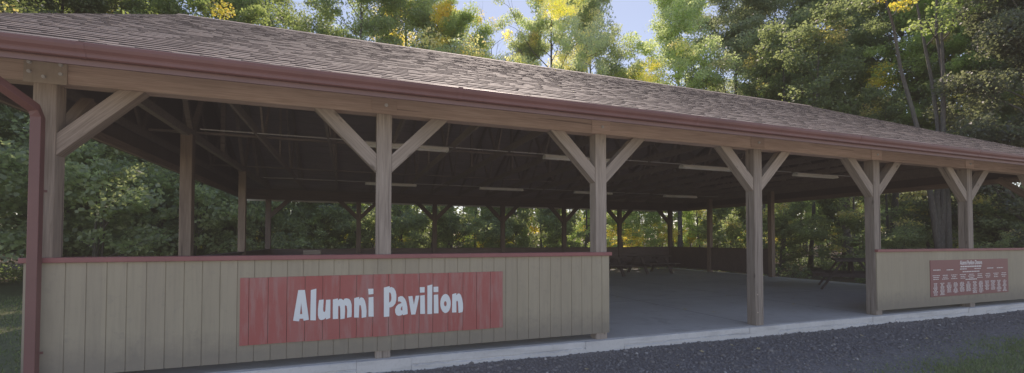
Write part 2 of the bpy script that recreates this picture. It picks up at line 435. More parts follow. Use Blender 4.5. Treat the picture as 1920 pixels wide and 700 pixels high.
ke.build('concrete_kerb', CURB, slab_o)

# posts with knee braces -------------------------------------------------
def bolt(b, p, axis=(0,-1,0), r=.02, t=.018):
    p = Vector(p); a = Vector(axis)
    b.tube([p, p+a*t], [r, r*.9], 8)
def post(x, y, z0, z1, mat, braces=(), w=PW, label=None):
    p = timber('post', (x, y, z0), (x, y, z1), w, w, mat, pav, up=(0, 1, 0), bevel=.01)
    if label: p['label'] = label
    for (dx, dy) in braces:
        lo = Vector((x+dx*(w/2+.001), y, 2.375)); hi = Vector((x+dx*(PW/2+.60), y, BEAM_B-.001))
        bo = timber('brace', lo, hi, .155, PW-.03, mat, p, up=(0, 1, 0), bevel=0)
        me = bo.data; m3 = W[bo.name].to_3x3(); dd = m3.col[0]; yy = m3.col[1]; L = (hi-lo).length
        for v in me.vertices:
            if v.co.x < L/2: v.co.x = -v.co.y*yy.x/dd.x        # plumb cut against the post
            else: v.co.x = L - v.co.y*yy.z/dd.z                 # level cut under the beam
        bm = bmesh.new(); bm.from_mesh(me); bmesh.ops.bevel(bm, geom=bm.edges[:], offset=.006, segments=2, affect='EDGES', profile=.6); bm.to_mesh(me); bm.free()
    return p
for i, x in enumerate(post_x):
    br = []
    if i > 0: br.append((-1, 0))
    if i < 6: br.append((1, 0))
    p = post(x, PW/2, 0, BEAM_B, POSTC if i == 0 else POST, br)
    b = MB()
    if i == 0:
        b.box(x-.155, x+.175, -.016, .0, 2.965, 3.205)
        pl = b.build('gusset_plate', PLATE, p, bevel=.003)
        for (u, v) in ((-.11, .19), (-.11, .10), (.13, .19), (.13, .10), (.0, .06)):
            bb = MB(); bolt(bb, (x+u, -.016, 2.965+v), r=.017); bb.build('bolt', STEEL, p)
    else:
        b.box(x-.15, x+.15, -.008, 0, 2.99, 3.20); b.build('gusset_plate', BEAM, p, bevel=.002)
        bb = MB(); bolt(bb, (x+.02, -.008, 3.085), r=.022); bb.build('bolt', STEEL, p)
    if i > 0:
        for z in (.22, .52):
            if i in (3, 4): bb = MB(); bolt(bb, (x-.05, 0, z), r=.013, t=.008); bb.build('bolt', PLATE, p)
for i, x in enumerate(post_x):
    br = ([(-1, 0)] if i > 0 else []) + ([(1, 0)] if i < 6 else []) 
    post(x, DY-PW/2, 0, BEAM_B, POST_SHADED, br)
post(LX, 4.2, 0, 3.40, POSTB, w=.19); post(LX, 8.87, 0, 3.40, POSTB, w=.18)
for y in (3.75, 7.4, 10.6): post(XR, y, 0, 3.36, POSTB)
# brace from the corner posts toward the side
for (x, y, s) in ((LX, PW/2, 1), (XR, PW/2, 1)):
    timber('brace', (x, y+.08*s, 2.4), (x, y+.72*s, 3.0), .14, .12, POSTB, pav, up=(1, 0, 0))

# beams ------------------------------------------------------------------
for y, nm in ((PW/2, 'front'), (DY-PW/2, 'back')):
    m = BEAM if nm == 'front' else POST_SHADED
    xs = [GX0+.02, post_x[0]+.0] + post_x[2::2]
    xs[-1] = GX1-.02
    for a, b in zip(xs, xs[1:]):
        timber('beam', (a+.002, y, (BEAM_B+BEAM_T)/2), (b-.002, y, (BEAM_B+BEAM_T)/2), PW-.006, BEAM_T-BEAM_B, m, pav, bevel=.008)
# roof trusses -----------------------------------------------------------
def truss(x, t=.04):
    b = MB(); ch = .14
    yb0, yb1 = .0, DY
    b.bar((x, yb0, BEAM_T+ch/2+.002), (x, yb1, BEAM_T+ch/2+.002), t, ch)
    off = .03+ch/2
    e0, e1 = EAVE_Y+.06, 2*RIDGE_Y-EAVE_Y-.06
    b.bar((x, e0, roof_z(e0)-off), (x, RIDGE_Y, RIDGE_Z-off-.02), t*.98, ch)
    b.bar((x, RIDGE_Y, RIDGE_Z-off-.02), (x, e1, roof_z(e1)-off), t*.98, ch)
    b.bar((x, RIDGE_Y, BEAM_T+ch), (x, RIDGE_Y, RIDGE_Z-.2), t*.96, ch)
    for s in (-1, 1):
        b.bar((x, RIDGE_Y+s*2.3, BEAM_T+ch*.6), (x, RIDGE_Y+s*.25, RIDGE_Z-.45), t*.94, .09)
        b.bar((x, RIDGE_Y+s*2.3, BEAM_T+ch*.6), (x, RIDGE_Y+s*3.3, roof_z(RIDGE_Y+s*3.3)-.2), t*.92, .09)
        b.bar((x, RIDGE_Y+s*4.6, BEAM_T+ch*.6), (x, RIDGE_Y+s*3.3, roof_z(RIDGE_Y+s*3.3)-.2), t*.90, .09)
    return b.build('roof_truss', TRUSS, pav)
x = LX
tx = []
while x < GX1-.2:
    tx.append(x); x += 1.22
for k, x in enumerate(tx): truss(x, .09 if k == 0 else .04)
truss(GX0+.10); truss(GX1-.10)
for y in (2.1, 4.6, 8.8, 11.3):      # lateral braces across the chords
    timber('lateral_brace', (GX0+.15, y, BEAM_T+.14+.022), (GX1-.15, y, BEAM_T+.14+.022), .09, .036, TRUSS, pav, bevel=0)

# roof -------------------------------------------------------------------
rf = MB(); th = .03
y0, y1 = EAVE_Y, 2*RIDGE_Y-EAVE_Y
prof = [(y0, EAVE_Z-th), (RIDGE_Y, RIDGE_Z-th), (y1, EAVE_Z-th), (y1, EAVE_Z), (RIDGE_Y, RIDGE_Z), (y0, EAVE_Z)]
rf.extrude_x(prof, GX0-.03, GX1+.03)
roof = rf.build('roof', DECK, pav)
# shingles: every tab is its own raised piece, in courses
rng = np.random.default_rng(4)
sh = MB(); tones = []
ca = math.cos(math.atan(SL)); sa = math.sin(math.atan(SL))
LEN = (RIDGE_Y-EAVE_Y)/ca; EXPO = .18; nrow = int(LEN/EXPO)+1
def P(x, s, h):      # point on the slope: s up the slope from the eave, h above the deck
    return (x, EAVE_Y + s*ca - h*sa, EAVE_Z + s*sa + h*ca)
for r in range(nrow):
    s0 = r*EXPO - .03; s1 = min((r+1)*EXPO+.02, LEN)
    x = GX0-.05 - rng.random()*.2
    x = GX0-.05
    while x < GX1+.05:
        wdt = rng.uniform(.08, .24); x2 = min(x+wdt, GX1+.05)
        thick = rng.random() < .6
        h0 = ((.018 if thick else .0125)+rng.uniform(-.001, .001))*(1-.45*r/nrow); h1 = .0015
        ds = rng.uniform(-.003, .003)
        a, b, c, d = P(x, s0+ds, h0), P(x2, s0+ds, h0), P(x2, s1, h1), P(x, s1, h1)
        sh.quad(a, b, c, d)
        e, f = P(x, s0+ds, .0004), P(x2, s0+ds, .0004)
        sh.quad(e, f, b, a)
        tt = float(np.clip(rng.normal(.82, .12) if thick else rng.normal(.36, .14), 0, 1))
        tones += [tt, tt*.05]  # butt faces toned nearly black: shade below each course put into the colour
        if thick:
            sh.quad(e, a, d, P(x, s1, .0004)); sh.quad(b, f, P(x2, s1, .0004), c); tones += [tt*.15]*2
        x = x2
# ridge caps
x = GX0-.05
while x < GX1+.03:
    for sgn in (1, -1):
        yk = RIDGE_Y - sgn*.15*ca
        a = (x, yk, RIDGE_Z-.15*sa+.014); b = (x+.19, yk, RIDGE_Z-.15*sa+.02); c = (x+.19, RIDGE_Y, RIDGE_Z+.03); d = (x, RIDGE_Y, RIDGE_Z+.024)
        sh.quad(a, b, c, d); tt = float(rng.uniform(.5, 1)); tones.append(tt)
        sh.quad((x, yk, RIDGE_Z-.15*sa), (x+.19, yk, RIDGE_Z-.15*sa), b, a); tones.append(tt*.5)
    x += .142
# back slope, one sheet
sh.quad((GX0-.05, RIDGE_Y, RIDGE_Z+.008), (GX1+.05, RIDGE_Y, RIDGE_Z+.008), (GX1+.05, y1, EAVE_Z+.008), (GX0-.05, y1, EAVE_Z+.008)); tones.append(.5)
me = bpy.data.meshes.new('shingles'); me.from_pydata(sh.v, [], sh.f); me.materials.append(SHINGLE)
at = me.attributes.new('tone', 'FLOAT', 'FACE'); at.data.foreach_set('value', tones); me.update()
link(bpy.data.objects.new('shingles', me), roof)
# rake boards, fascia, gutters
for gx, s in ((GX0, -1), (GX1, 1)):
    b = MB()
    for (ya, yb) in ((EAVE_Y, RIDGE_Y), (y1, RIDGE_Y)):
        b.quad((gx+s*.032, ya, EAVE_Z-.01), (gx+s*.032, yb, RIDGE_Z-.01), (gx+s*.032, yb, RIDGE_Z-.2), (gx+s*.032, ya, EAVE_Z-.2))
        b.quad((gx+s*.006, ya, EAVE_Z-.032), (gx+s*.006, yb, RIDGE_Z-.032), (gx+s*.006, yb, RIDGE_Z-.2), (gx+s*.006, ya, EAVE_Z-.2))
        b.quad((gx+s*.006, ya, EAVE_Z-.2), (gx+s*.006, yb, RIDGE_Z-.2), (gx+s*.032, yb, RIDGE_Z-.2), (gx+s*.032, ya, EAVE_Z-.2))
    b.build('rake_board', FASCIA, roof)
fb = MB(); fb.box(GX0, GX1, EAVE_Y+.012, EAVE_Y+.035, EAVE_Z-.20, EAVE_Z-.034); fb.build('fascia', FASCIA, roof)
fb = MB(); fb.box(GX0, GX1, y1-.045, y1-.012, EAVE_Z-.22, EAVE_Z-.034); fb.build('fascia', PALE, roof)
gprof = [(-.632, 3.150), (-.632, 3.036), (-.690, 3.034), (-.702, 3.042), (-.704, 3.066), (-.709, 3.078), (-.730, 3.102), (-.738, 3.128), (-.738, 3.158), (-.728, 3.164), (-.724, 3.152), (-.728, 3.128), (-.700, 3.078), (-.696, 3.05), (-.642, 3.046), (-.641, 3.149)]
g = MB(); g.extrude_x(gprof, GX0-.03, GX1+.03); gut = g.build('gutter', GUTTER, pav)
for k in range(6):      # sleeve joints between the gutter lengths
    xj = -.2+3.4*k+.6; jp = [(y-.003 if y < -.69 else y, z-.002) for y, z in gprof[:9]]+[(-.70, 3.16)]
    jp = [(-.640, 3.0335), (-.692, 3.031), (-.706, 3.040), (-.7075, 3.066), (-.7125, 3.078), (-.7335, 3.102), (-.7415, 3.128), (-.7415, 3.1605), (-.7385, 3.1605), (-.7385, 3.128), (-.7305, 3.103), (-.7095, 3.079), (-.7045, 3.066), (-.7025, 3.0425), (-.6905, 3.0345), (-.640, 3.0365)]
    g = MB(); g.extrude_x(jp, xj, xj+.055); g.build('gutter_joint', GUTTER, gut)
g = MB(); g.extrude_x([(2*RIDGE_Y-y, z-.02) for y, z in gprof], GX0-.03, GX1+.03); g.build('gutter', FASCIA, pav)

# downspout: rectangular pipe with two elbows, clamped to the corner post
dsx = LX+.012
dp = MB()
path = [(-.40, -.67, 3.034), (-.40, -.667, 2.98), (-.37, -.60, 2.93), (dsx-.01, -.15, 2.68), (dsx, -.115, 2.60), (dsx, -.115, -.12)]
for a, b in zip(path, path[1:]): pass
def pipe(path, w, d):
    b = MB(); n0 = 0
    for k, p in enumerate(path):
        p = Vector(p); a = Vector(path[max(0, k-1)]); c = Vector(path[min(len(path)-1, k+1)])
        t = (c-a).normalized(); xx = Vector((1, 0, 0)); xx = (xx-t*xx.dot(t)).normalized(); yy = t.cross(xx)
        for i, j in ((-1,-1),(-.3,-1.08),(.3,-1.08),(1,-1),(1,1),(-1,1)): b.v.append(tuple(p+xx*(i*w/2)+yy*(j*d/2)))
    for k in range(len(path)-1):
        for i in range(6):
            j = (i+1) % 6; b.f.append((k*6+i, k*6+j, (k+1)*6+j, (k+1)*6+i)); b.m.append(0)
    return b
dpo = pipe(path, .082, .075).build('downspout', GUTTER, pav, bevel=.006)
for z in (.35, 1.9):
    st = MB(); st.box(dsx-.062, dsx+.062, -.078, -.070, z-.012, z+.012); st.build('strap', GUTTER, dpo)

# half walls -------------------------------------------------------------
def siding_profile(x0, x1, yf, yb, first, step, gw=.011, gd=.008):
    pts = [(x0, yf)]
    g = first
    while g < x1-.02:
        if g > x0+.02: pts += [(g-gw/2, yf), (g-gw/2+.002, yf+gd), (g+gw/2-.002, yf+gd), (g+gw/2, yf)]
        g += step
    pts += [(x1, yf), (x1, yb), (x0, yb)]
    return pts
def front_wall(x0, x1, step, blocks):
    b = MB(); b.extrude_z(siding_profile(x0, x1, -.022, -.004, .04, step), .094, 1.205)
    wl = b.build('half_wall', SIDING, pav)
    c = MB(); c.box(x0-.028, x1+.028, -.06, -.0005 , 1.207, 1.257)
    for a, q in blocks: c.box(a, q, -.0005, PW+.05, 1.207, 1.2568)
    c.build('wall_cap', CAP, wl, bevel=.006)
    f = MB(); f.box(x0+.002, x1-.002, -.003, .03, .12, .20); f.box(x0+.002, x1-.002, -.003, .03, 1.1, 1.2)
    f.box(x0+.002, x1-.002, PW-.02, PW+.0, .12, 1.2); f.build('wall_frame', BACKWOOD, wl)
    return wl
w1 = front_wall(-.272, 6.212, .1635, [(LX+PW/2+.002, BAY-PW/2-.002), (BAY+PW/2+.002, 2*BAY-PW/2-.002)])
e = MB(); e.box(-.276, -.230, -.0228, .15, .0942, 1.2055); e.build('corner_trim', SIDING, w1)
w2 = front_wall(12.118, XR+.11, 9.0, [(4*BAY+PW/2+.002, 5*BAY-PW/2-.002), (5*BAY+PW/2+.002, 6*BAY-PW/2-.002)])
def inner_wall(p0, p1, z0, z1, thick=.05, capw=.16):
    """plain boarded wall with a cap between two plan points"""
    (xa, ya), (xb, yb) = p0, p1
    b = MB()
    if ya == yb: b.box(xa, xb, ya-thick/2, ya+thick/2, z0, z1)
    else: b.box(xa-thick/2, xa+thick/2, ya, yb, z0, z1)
    wl = b.build('half_wall', BACKWOOD, pav)
    c = MB()
    if ya == yb: c.box(xa, xb, ya-capw/2, ya+capw/2, z1+.002, z1+.045)
    else: c.box(xa-capw/2, xa+capw/2, ya, yb, z1+.002, z1+.045)
    c.build('wall_cap', BACKWOOD, wl, bevel=.005)
for a, b in zip(post_x, post_x[1:]): inner_wall((a+PW/2+.004, DY-.07), (b-PW/2-.004, DY-.07), .10, 1.07)
for a, b in ((PW, 4.2-.1), (4.2+.1, 8.87-.1), (8.87+.1, DY-PW)): inner_wall((LX, a+.004), (LX, b-.004), .10, 1.07)
for a, b in ((7.4+.1, 10.6-.1), (10.6+.1, DY-PW)): inner_wall((XR, a+.004), (XR, b-.004), .10, 1.07)

# gable ends boarded above the tie beam level
for gx in (GX0, GX1):
    b = MB(); t = .02
    pts = [(EAVE_Y+.72, 2.98), (2*RIDGE_Y-EAVE_Y-.72, 2.98), (2*RIDGE_Y-EAVE_Y-.72, roof_z(EAVE_Y+.72)-.034), (RIDGE_Y, RIDGE_Z-.034), (EAVE_Y+.72, roof_z(EAVE_Y+.72)-.034)]
    s = -1 if gx == GX0 else 1
    b.extrude_x(pts, gx-t/2, gx+t/2); b.build('gable_end', GABLE, pav)
    timber('tie_beam', (gx-s*.04, .02, 2.98+.07), (gx-s*.04, DY-.02, 2.98+.07), .05, .14, POSTB, pav)

# ------------------------------------------------------------------ lettered red sign
sg = thing('sign', 'faded red plank sign with large white lettering on the left half wall', 'sign', (1.54, -.03, .28))
edges = [1.538, 1.626, 1.814, 2.002, 2.187, 2.374, 2.559, 2.743, 2.928, 3.109, 3.29, 3.476, 3.646, 3.838, 4.031, 4.211, 4.4, 4.572]
rr = random.Random(3)
sb = MB()
for a, b in zip(edges, edges[1:]):
    yo = rr.uniform(-.0015, .0015); sb.box(a+.0025, b-.0025, -.046+yo, -.0225, .277+rr.uniform(-.003, .003), 1.016+rr.uniform(-.003, .003))
sb.build('sign_boards', REDSIGN, sg, bevel=.002)
LETTERS = [
 ('A', [[(2.118, 0.862), (2.185, 0.861), (2.23, 0.521), (2.176, 0.514), (2.172, 0.537), (2.134, 0.539), (2.128, 0.51), (2.068, 0.521)], [(2.149, 0.719), (2.162, 0.589), (2.137, 0.589)]]),
 ('l', [[(2.248, 0.857), (2.305, 0.871), (2.303, 0.51), (2.246, 0.515)]]),
 ('u', [[(2.335, 0.739), (2.384, 0.744), (2.379, 0.634), (2.382, 0.608), (2.39, 0.599), (2.399, 0.602), (2.405, 0.622), (2.41, 0.738), (2.456, 0.74), (2.456, 0.528), (2.412, 0.514), (2.41, 0.535), (2.392, 0.518), (2.366, 0.509), (2.347, 0.516), (2.334, 0.532), (2.326, 0.567), (2.325, 0.637)]]),
 ('m', [[(2.483, 0.739), (2.537, 0.749), (2.539, 0.726), (2.554, 0.742), (2.574, 0.744), (2.597, 0.725), (2.61, 0.743), (2.634, 0.746), (2.661, 0.737), (2.678, 0.711), (2.688, 0.668), (2.69, 0.589), (2.687, 0.527), (2.639, 0.52), (2.642, 0.606), (2.636, 0.656), (2.624, 0.667), (2.614, 0.661), (2.616, 0.593), (2.612, 0.512), (2.567, 0.508), (2.565, 0.624), (2.56, 0.656), (2.551, 0.668), (2.541, 0.657), (2.541, 0.513), (2.485, 0.514)]]),
 ('n', [[(2.717, 0.744), (2.772, 0.757), (2.77, 0.725), (2.782, 0.746), (2.8, 0.75), (2.82, 0.739), (2.838, 0.704), (2.85, 0.645), (2.856, 0.587), (2.853, 0.516), (2.803, 0.509), (2.801, 0.59), (2.793, 0.652), (2.782, 0.665), (2.773, 0.653), (2.769, 0.516), (2.718, 0.518)]]),
 ('i', [[(2.879, 0.746), (2.933, 0.75), (2.937, 0.516), (2.88, 0.52)], [(2.874, 0.848), (2.932, 0.848), (2.932, 0.785), (2.878, 0.783)]]),
 ('P', [[(3.054, 0.857), (3.119, 0.871), (3.12, 0.856), (3.145, 0.861), (3.173, 0.842), (3.191, 0.808), (3.2, 0.763), (3.199, 0.704), (3.189, 0.661), (3.167, 0.632), (3.142, 0.619), (3.119, 0.616), (3.118, 0.508), (3.056, 0.505)], [(3.114, 0.795), (3.127, 0.797), (3.138, 0.777), (3.143, 0.736), (3.14, 0.703), (3.131, 0.682), (3.115, 0.675)]]),
 ('a', [[(3.222, 0.733), (3.25, 0.746), (3.275, 0.742), (3.301, 0.714), (3.319, 0.673), (3.33, 0.617), (3.337, 0.526), (3.28, 0.512), (3.278, 0.527), (3.258, 0.513), (3.229, 0.509), (3.204, 0.52), (3.189, 0.55), (3.187, 0.587), (3.2, 0.623), (3.225, 0.648), (3.265, 0.662), (3.254, 0.676), (3.239, 0.684), (3.22, 0.683)], [(3.272, 0.627), (3.258, 0.609), (3.252, 0.591), (3.256, 0.574), (3.274, 0.571)]]),
 ('v', [[(3.344, 0.739), (3.392, 0.742), (3.411, 0.633), (3.433, 0.742), (3.477, 0.743), (3.43, 0.516), (3.38, 0.515)]]),
 ('i', [[(3.489, 0.742), (3.543, 0.747), (3.547, 0.515), (3.49, 0.517)], [(3.483, 0.847), (3.542, 0.845), (3.541, 0.781), (3.486, 0.78)]]),
 ('l', [[(3.577, 0.862), (3.636, 0.874), (3.635, 0.509), (3.578, 0.511)]]),
 ('i', [[(3.657, 0.744), (3.71, 0.747), (3.716, 0.513), (3.659, 0.515)], [(3.652, 0.845), (3.711, 0.845), (3.712, 0.78), (3.654, 0.78)]]),
 ('o', [[(3.871, 0.628), (3.869, 0.597), (3.862, 0.568), (3.852, 0.544), (3.838, 0.526), (3.822, 0.515), (3.805, 0.512), (3.788, 0.517), (3.772, 0.53), (3.759, 0.549), (3.748, 0.574), (3.741, 0.603), (3.739, 0.634), (3.741, 0.664), (3.748, 0.693), (3.758, 0.717), (3.772, 0.735), (3.787, 0.746), (3.804, 0.749), (3.822, 0.745), (3.837, 0.732), (3.851, 0.713), (3.862, 0.687), (3.869, 0.658)], [(3.82, 0.626), (3.82, 0.618), (3.818, 0.61), (3.815, 0.603), (3.811, 0.598), (3.807, 0.595), (3.803, 0.594), (3.798, 0.595), (3.794, 0.599), (3.79, 0.604), (3.787, 0.611), (3.785, 0.619), (3.785, 0.628), (3.785, 0.636), (3.787, 0.644), (3.79, 0.651), (3.793, 0.656), (3.798, 0.659), (3.802, 0.66), (3.807, 0.659), (3.811, 0.655), (3.815, 0.65), (3.818, 0.643), (3.82, 0.635)]]),
 ('n', [[(3.892, 0.743), (3.941, 0.755), (3.945, 0.726), (3.961, 0.747), (3.981, 0.749), (4.001, 0.73), (4.018, 0.682), (4.029, 0.62), (4.031, 0.558), (4.025, 0.512), (3.974, 0.504), (3.969, 0.584), (3.965, 0.646), (3.953, 0.662), (3.942, 0.647), (3.944, 0.512), (3.889, 0.513)]])]

lcount = 0
for ch, loops in LETTERS:
    cu = bpy.data.curves.new('letter', 'CURVE'); cu.dimensions = '2D'; cu.fill_mode = 'BOTH'; cu.extrude = .0015
    for lp in loops:
        sp = cu.splines.new('POLY'); sp.points.add(len(lp)-1); sp.use_cyclic_u = True
        for q, (x, z) in zip(sp.points, lp): q.co = (x, z, 0, 1)
    tmp = bpy.data.objects.new('letter_tmp', cu); C.objects.link(tmp)
    dg = bpy.context.evaluated_depsgraph_get(); me = bpy.data.meshes.new_from_object(tmp.evaluated_get(dg))
    bpy.data.objects.remove(tmp); bpy.data.curves.remove(cu)
    me.materials.clear(); me.materials.append(LETTER); me.name = 'letter'
    o = link(bpy.data.objects.new('letter', me), sg, Matrix.Translation((0, -.0495, 0)) @ Matrix.Rotation(PI/2, 4, 'X'))
    o['label'] = 'white letter ' + ch
# ------------------------------------------------------------------ donor board
bd = thing('sign', 'small maroon board with columns of fine white names on the right half wall', 'sign', (15.14, -.03, .277))
b = MB(); b.box(13.74, 16.555, -.034, -.0225, .277, 1.025); b.build('board_panel', BOARD, bd, bevel=.002)
def text_mesh(body, cx, cz, width, height, y, parent, name='printed_title', bold=.012):
    cu = bpy.data.curves.new('t', 'FONT'); cu.body = body; cu.align_x = 'CENTER'; cu.offset = bold; cu.extrude = .0
    tmp = bpy.data.objects.new('t', cu); C.objects.link(tmp)
    dg = bpy.context.evaluated_depsgraph_get(); me = bpy.data.meshes.new_from_object(tmp.evaluated_get(dg))
    bpy.data.objects.remove(tmp); bpy.data.curves.remove(cu)
    co = np.empty(len(me.vertices)*3); me.vertices.foreach_get('co', co); co = co.reshape(-1, 3)
    mn, mx = co.min(0), co.max(0)
    co[:, 0] = (co[:, 0]-(mn[0]+mx[0])/2)/(mx[0]-mn[0])*width; co[:, 1] = (co[:, 1]-mn[1])/(mx[1]-mn[1])*height
    me.vertices.foreach_set('co', co.reshape(-1)); me.materials.clear(); me.materials.append(PRINT)
    return link(bpy.data.objects.new(name, me), parent, Matrix.Translation((cx, y, cz)) @ Matrix.Rotation(PI/2, 4, 'X'))
BX0, BW, BT, BH = 13.74, 2.815, 1.025, .748
text_mesh('Alumni Pavilion Donors', BX0+BW*.5, BT-BH*.145, .80, .088, -.0352, bd, bold=.02)
pr = MB(); rr = random.Random(11)
def words_row(cu, cv, wu, h=.0105):
    """one line of fine print: word-long strokes centred on (cu, cv) of the board"""
    x = BX0+BW*cu-BW*wu/2; x1 = x+BW*wu; z = BT-BH*cv
    while x < x1-.008:
        wl = min(rr.uniform(.035, .085), x1-x)
        pr.quad((x, -.0353, z), (x+wl, -.0353, z), (x+wl, -.0353, z+h), (x, -.0353, z+h)); x += wl+.012
words_row(.5, .215, .27, .024)
for u, v in ((.075, .28), (.235, .285), (.40, .275), (.585, .275), (.75, .275), (.885, .275)): words_row(u, v, .085, .014)
words_row(.5, .355, .22, .017); words_row(.5, .575, .15, .017)
for k in range(9):
    for q in range(3): words_row(.065+k*.109, .43+q*.05, rr.uniform(.05, .085))
for k in range(12):
    n = rr.choice((9, 10, 11))
    for q in range(n): words_row(.055+k*.081, .645+q*.031, rr.uniform(.028, .062), .0095)
pr.build('printed_names', PRINT, bd)

# ------------------------------------------------------------------ fluorescent strip lights and their conduits
def strip_light(x, y, label, z=3.355):
    t = thing('ceiling_light', label, 'light', (x, y, z), 0, 'strip lights under the pavilion roof')
    L = 1.66
    b = MB(); b.extrude_x([(y-.10, z-.075), (y-.07, z-.012), (y-.04, z), (y+.04, z), (y+.07, z-.012), (y+.10, z-.075), (y+.092, z-.078), (y+.05, z-.03), (y-.05, z-.03), (y-.092, z-.078)], x-L/2, x+L/2)
    b.build('light_housing', TUBE, t)
    for s in (-1, 1):
        c = MB(); c.tube([(x-L/2+.05, y+s*.042, z-.062), (x+L/2-.05, y+s*.042, z-.062)], [.018, .018], 10); c.build('tube', TUBE, t, smooth=True)
        e = MB(); e.box(x+s*L/2-(.02 if s > 0 else 0), x+s*L/2+(.02 if s < 0 else 0), y-.075, y+.075, z-.088, z-.02); e.build('end_cap', TUBE, t)
ordn = ['first', 'second', 'third', 'fourth', 'fifth']
for k, x in enumerate((3.75, 7.60, 11.4, 15.4)):
    strip_light(x, 3.5, f'{ordn[k]} white strip light from the left in the near row under the roof')
for k, x in enumerate((4.0, 7.92, 11.75, 16.0)):
    strip_light(x, 9.85, f'{ordn[k]} white strip light from the left in the far row under the roof')
for y, nm in ((3.5, 'near'), (9.85, 'far')):
    b = MB(); b.tube([(.2, y+.02, 3.372), (18.1, y+.02, 3.372)], [.011, .011], 6)
    o = b.build('conduit', GREYPIPE, None); tag(o, f'thin grey conduit linking the {nm} row of strip lights', 'conduit', 'conduits under the roof')

# ------------------------------------------------------------------ picnic tables
def picnic_table(x, y, rz, label, L=1.9, sc=1.0):
    t = thing('picnic_table', label, 'table', (x, y, 0), rz, 'picnic tables on the pavilion floor')
    M = W[t.name] @ Matrix.Scale(sc, 4)
    def part(b, nm): return b.build(nm, TABLEWOOD, t, M, bevel=.004)
    b = MB()
    for k in range(5): b.box(-L/2, L/2, -.37+k*.15, -.37+k*.15+.14, .72, .76)
    part(b, 'tabletop')
    for s in (-1, 1):
        b = MB(); b.box(-L/2, L/2, s*.72-.135, s*.72-.005, .42, .46); b.box(-L/2, L/2, s*.72+.005, s*.72+.135, .42, .46); part(b, 'bench_seat')
    for q in (-1, 1):
        x0 = q*(L/2-.3)
        for s in (-1, 1):
            b = MB(); b.bar((x0, s*.22, .71), (x0, s*.66, .0), .045, .12, up=(1, 0, 0)); part(b, 'leg')
        b = MB(); b.box(x0+.025, x0+.065, -.82, .82, .32, .415); part(b, 'crossbar')
        b = MB(); b.bar((x0*.95, 0, .34), (x0*.25, 0, .70), .05, .09); part(b, 'strut')
picnic_table(16.75, 3.45, R(38), 'dark wooden picnic table standing nearest the open right end of the pavilion', sc=1.16)
picnic_table(9.0, 9.6, R(2), 'dark picnic table near the back wall just right of the third post')
picnic_table(12.3, 10.2, R(-3), 'dark picnic table by the back wall left of the fourth post')
picnic_table(15.2, 10.9, R(3), 'dark picnic table in the far right back corner of the pavilion')
picnic_table(4.6, 9.2, R(0), 'dark picnic table behind the lettered red sign wall')

# litter bin seen over the cap
lb = thing('litter_bin', 'small brown wooden litter bin showing just above the maroon wall cap', 'bin', (1.845, 6.1, 0))
b = MB()
for k in range(5): b.box(1.69+k*.064, 1.69+k*.064+.056, 5.94, 5.96, .03, 1.05); b.box(1.69+k*.064, 1.69+k*.064+.056, 6.24, 6.26, .03, 1.05)
for k in range(5): b.box(1.668, 1.688, 5.95+k*.06, 6.0+k*.06, .03, 1.05); b.box(2.012, 2.032, 5.95+k*.06, 6.0+k*.06, .03, 1.05)
b.build('bin_body', POST, lb); b = MB(); b.box(1.66, 2.04, 5.92, 6.28, 1.06, 1.20); b.build('bin_lid', POST, lb, bevel=.01)
# ================================================================== GROUND
def arr_mesh(name, V, F, mat, attrs=None, mi=None):
    """mesh from numpy arrays; F is (n,k)"""
    me = bpy.data.meshes.new(name)
    n, k = F.shape
    me.vertices.add(len(V)); me.vertices.foreach_set('co', np.ascontiguousarray(V, dtype=np.float32).reshape(-1))
    me.loops.add(n*k); me.loops.foreach_set('vertex_index', np.ascontiguousarray(F, dtype=np.int32).reshape(-1))
    me.polygons.add(n); me.polygons.foreach_set('loop_start', np.arange(0, n*k, k, dtype=np.int32))
    me.materials.append(mat)
    me.update(calc_edges=True); me.validate()
    for nm, val in (attrs or {}).items():
        a = me.attributes.new(nm, 'FLOAT', 'FACE'); a.data.foreach_set('value', np.ascontiguousarray(val, dtype=np.float32))
    return me

GZ = -.20
g = MB(); n = 60
ext = [-600, -200, -80, -40, -20] 
gx = sorted(set([-900, -400, -150, -60] + [x for x in range(-40, 61, 4)] + [90, 150, 400, 900])); gy = sorted(set([-900, -400, -150, -60] + [y for y in range(-40, 81, 4)] + [120, 200, 400, 900]))
rg = random.Random(5)
V = []; F = []
for j, y in enumerate(gy):
    for i, x in enumerate(gx):
        z = GZ
        if not (-8 < x < 26 and -14 < y < 18): z += rg.uniform(-.08, .10)
        if y > 24: z += min((y-24)*.02, 1.2)
        V.append((x, y, z))
for j in range(len(gy)-1):
    for i in range(len(gx)-1):
        a = j*len(gx)+i; F.append((a, a+1, a+1+len(gx), a+len(gx)))
tag(link(bpy.data.objects.new('ground', arr_mesh('ground', np.array(V), np.array(F), GROUND))), kind='structure')

# added pale stone sheet, out of view, to throw warm light onto the front
bounce = MB(); bounce.quad((-34, -34, GZ+.006), (46, -34, GZ+.006), (46, -4.7, GZ+.006), (-34, -4.7, GZ+.006))
tag(bounce.build('bounce_sheet', BOUNCE_STONE), kind='structure')
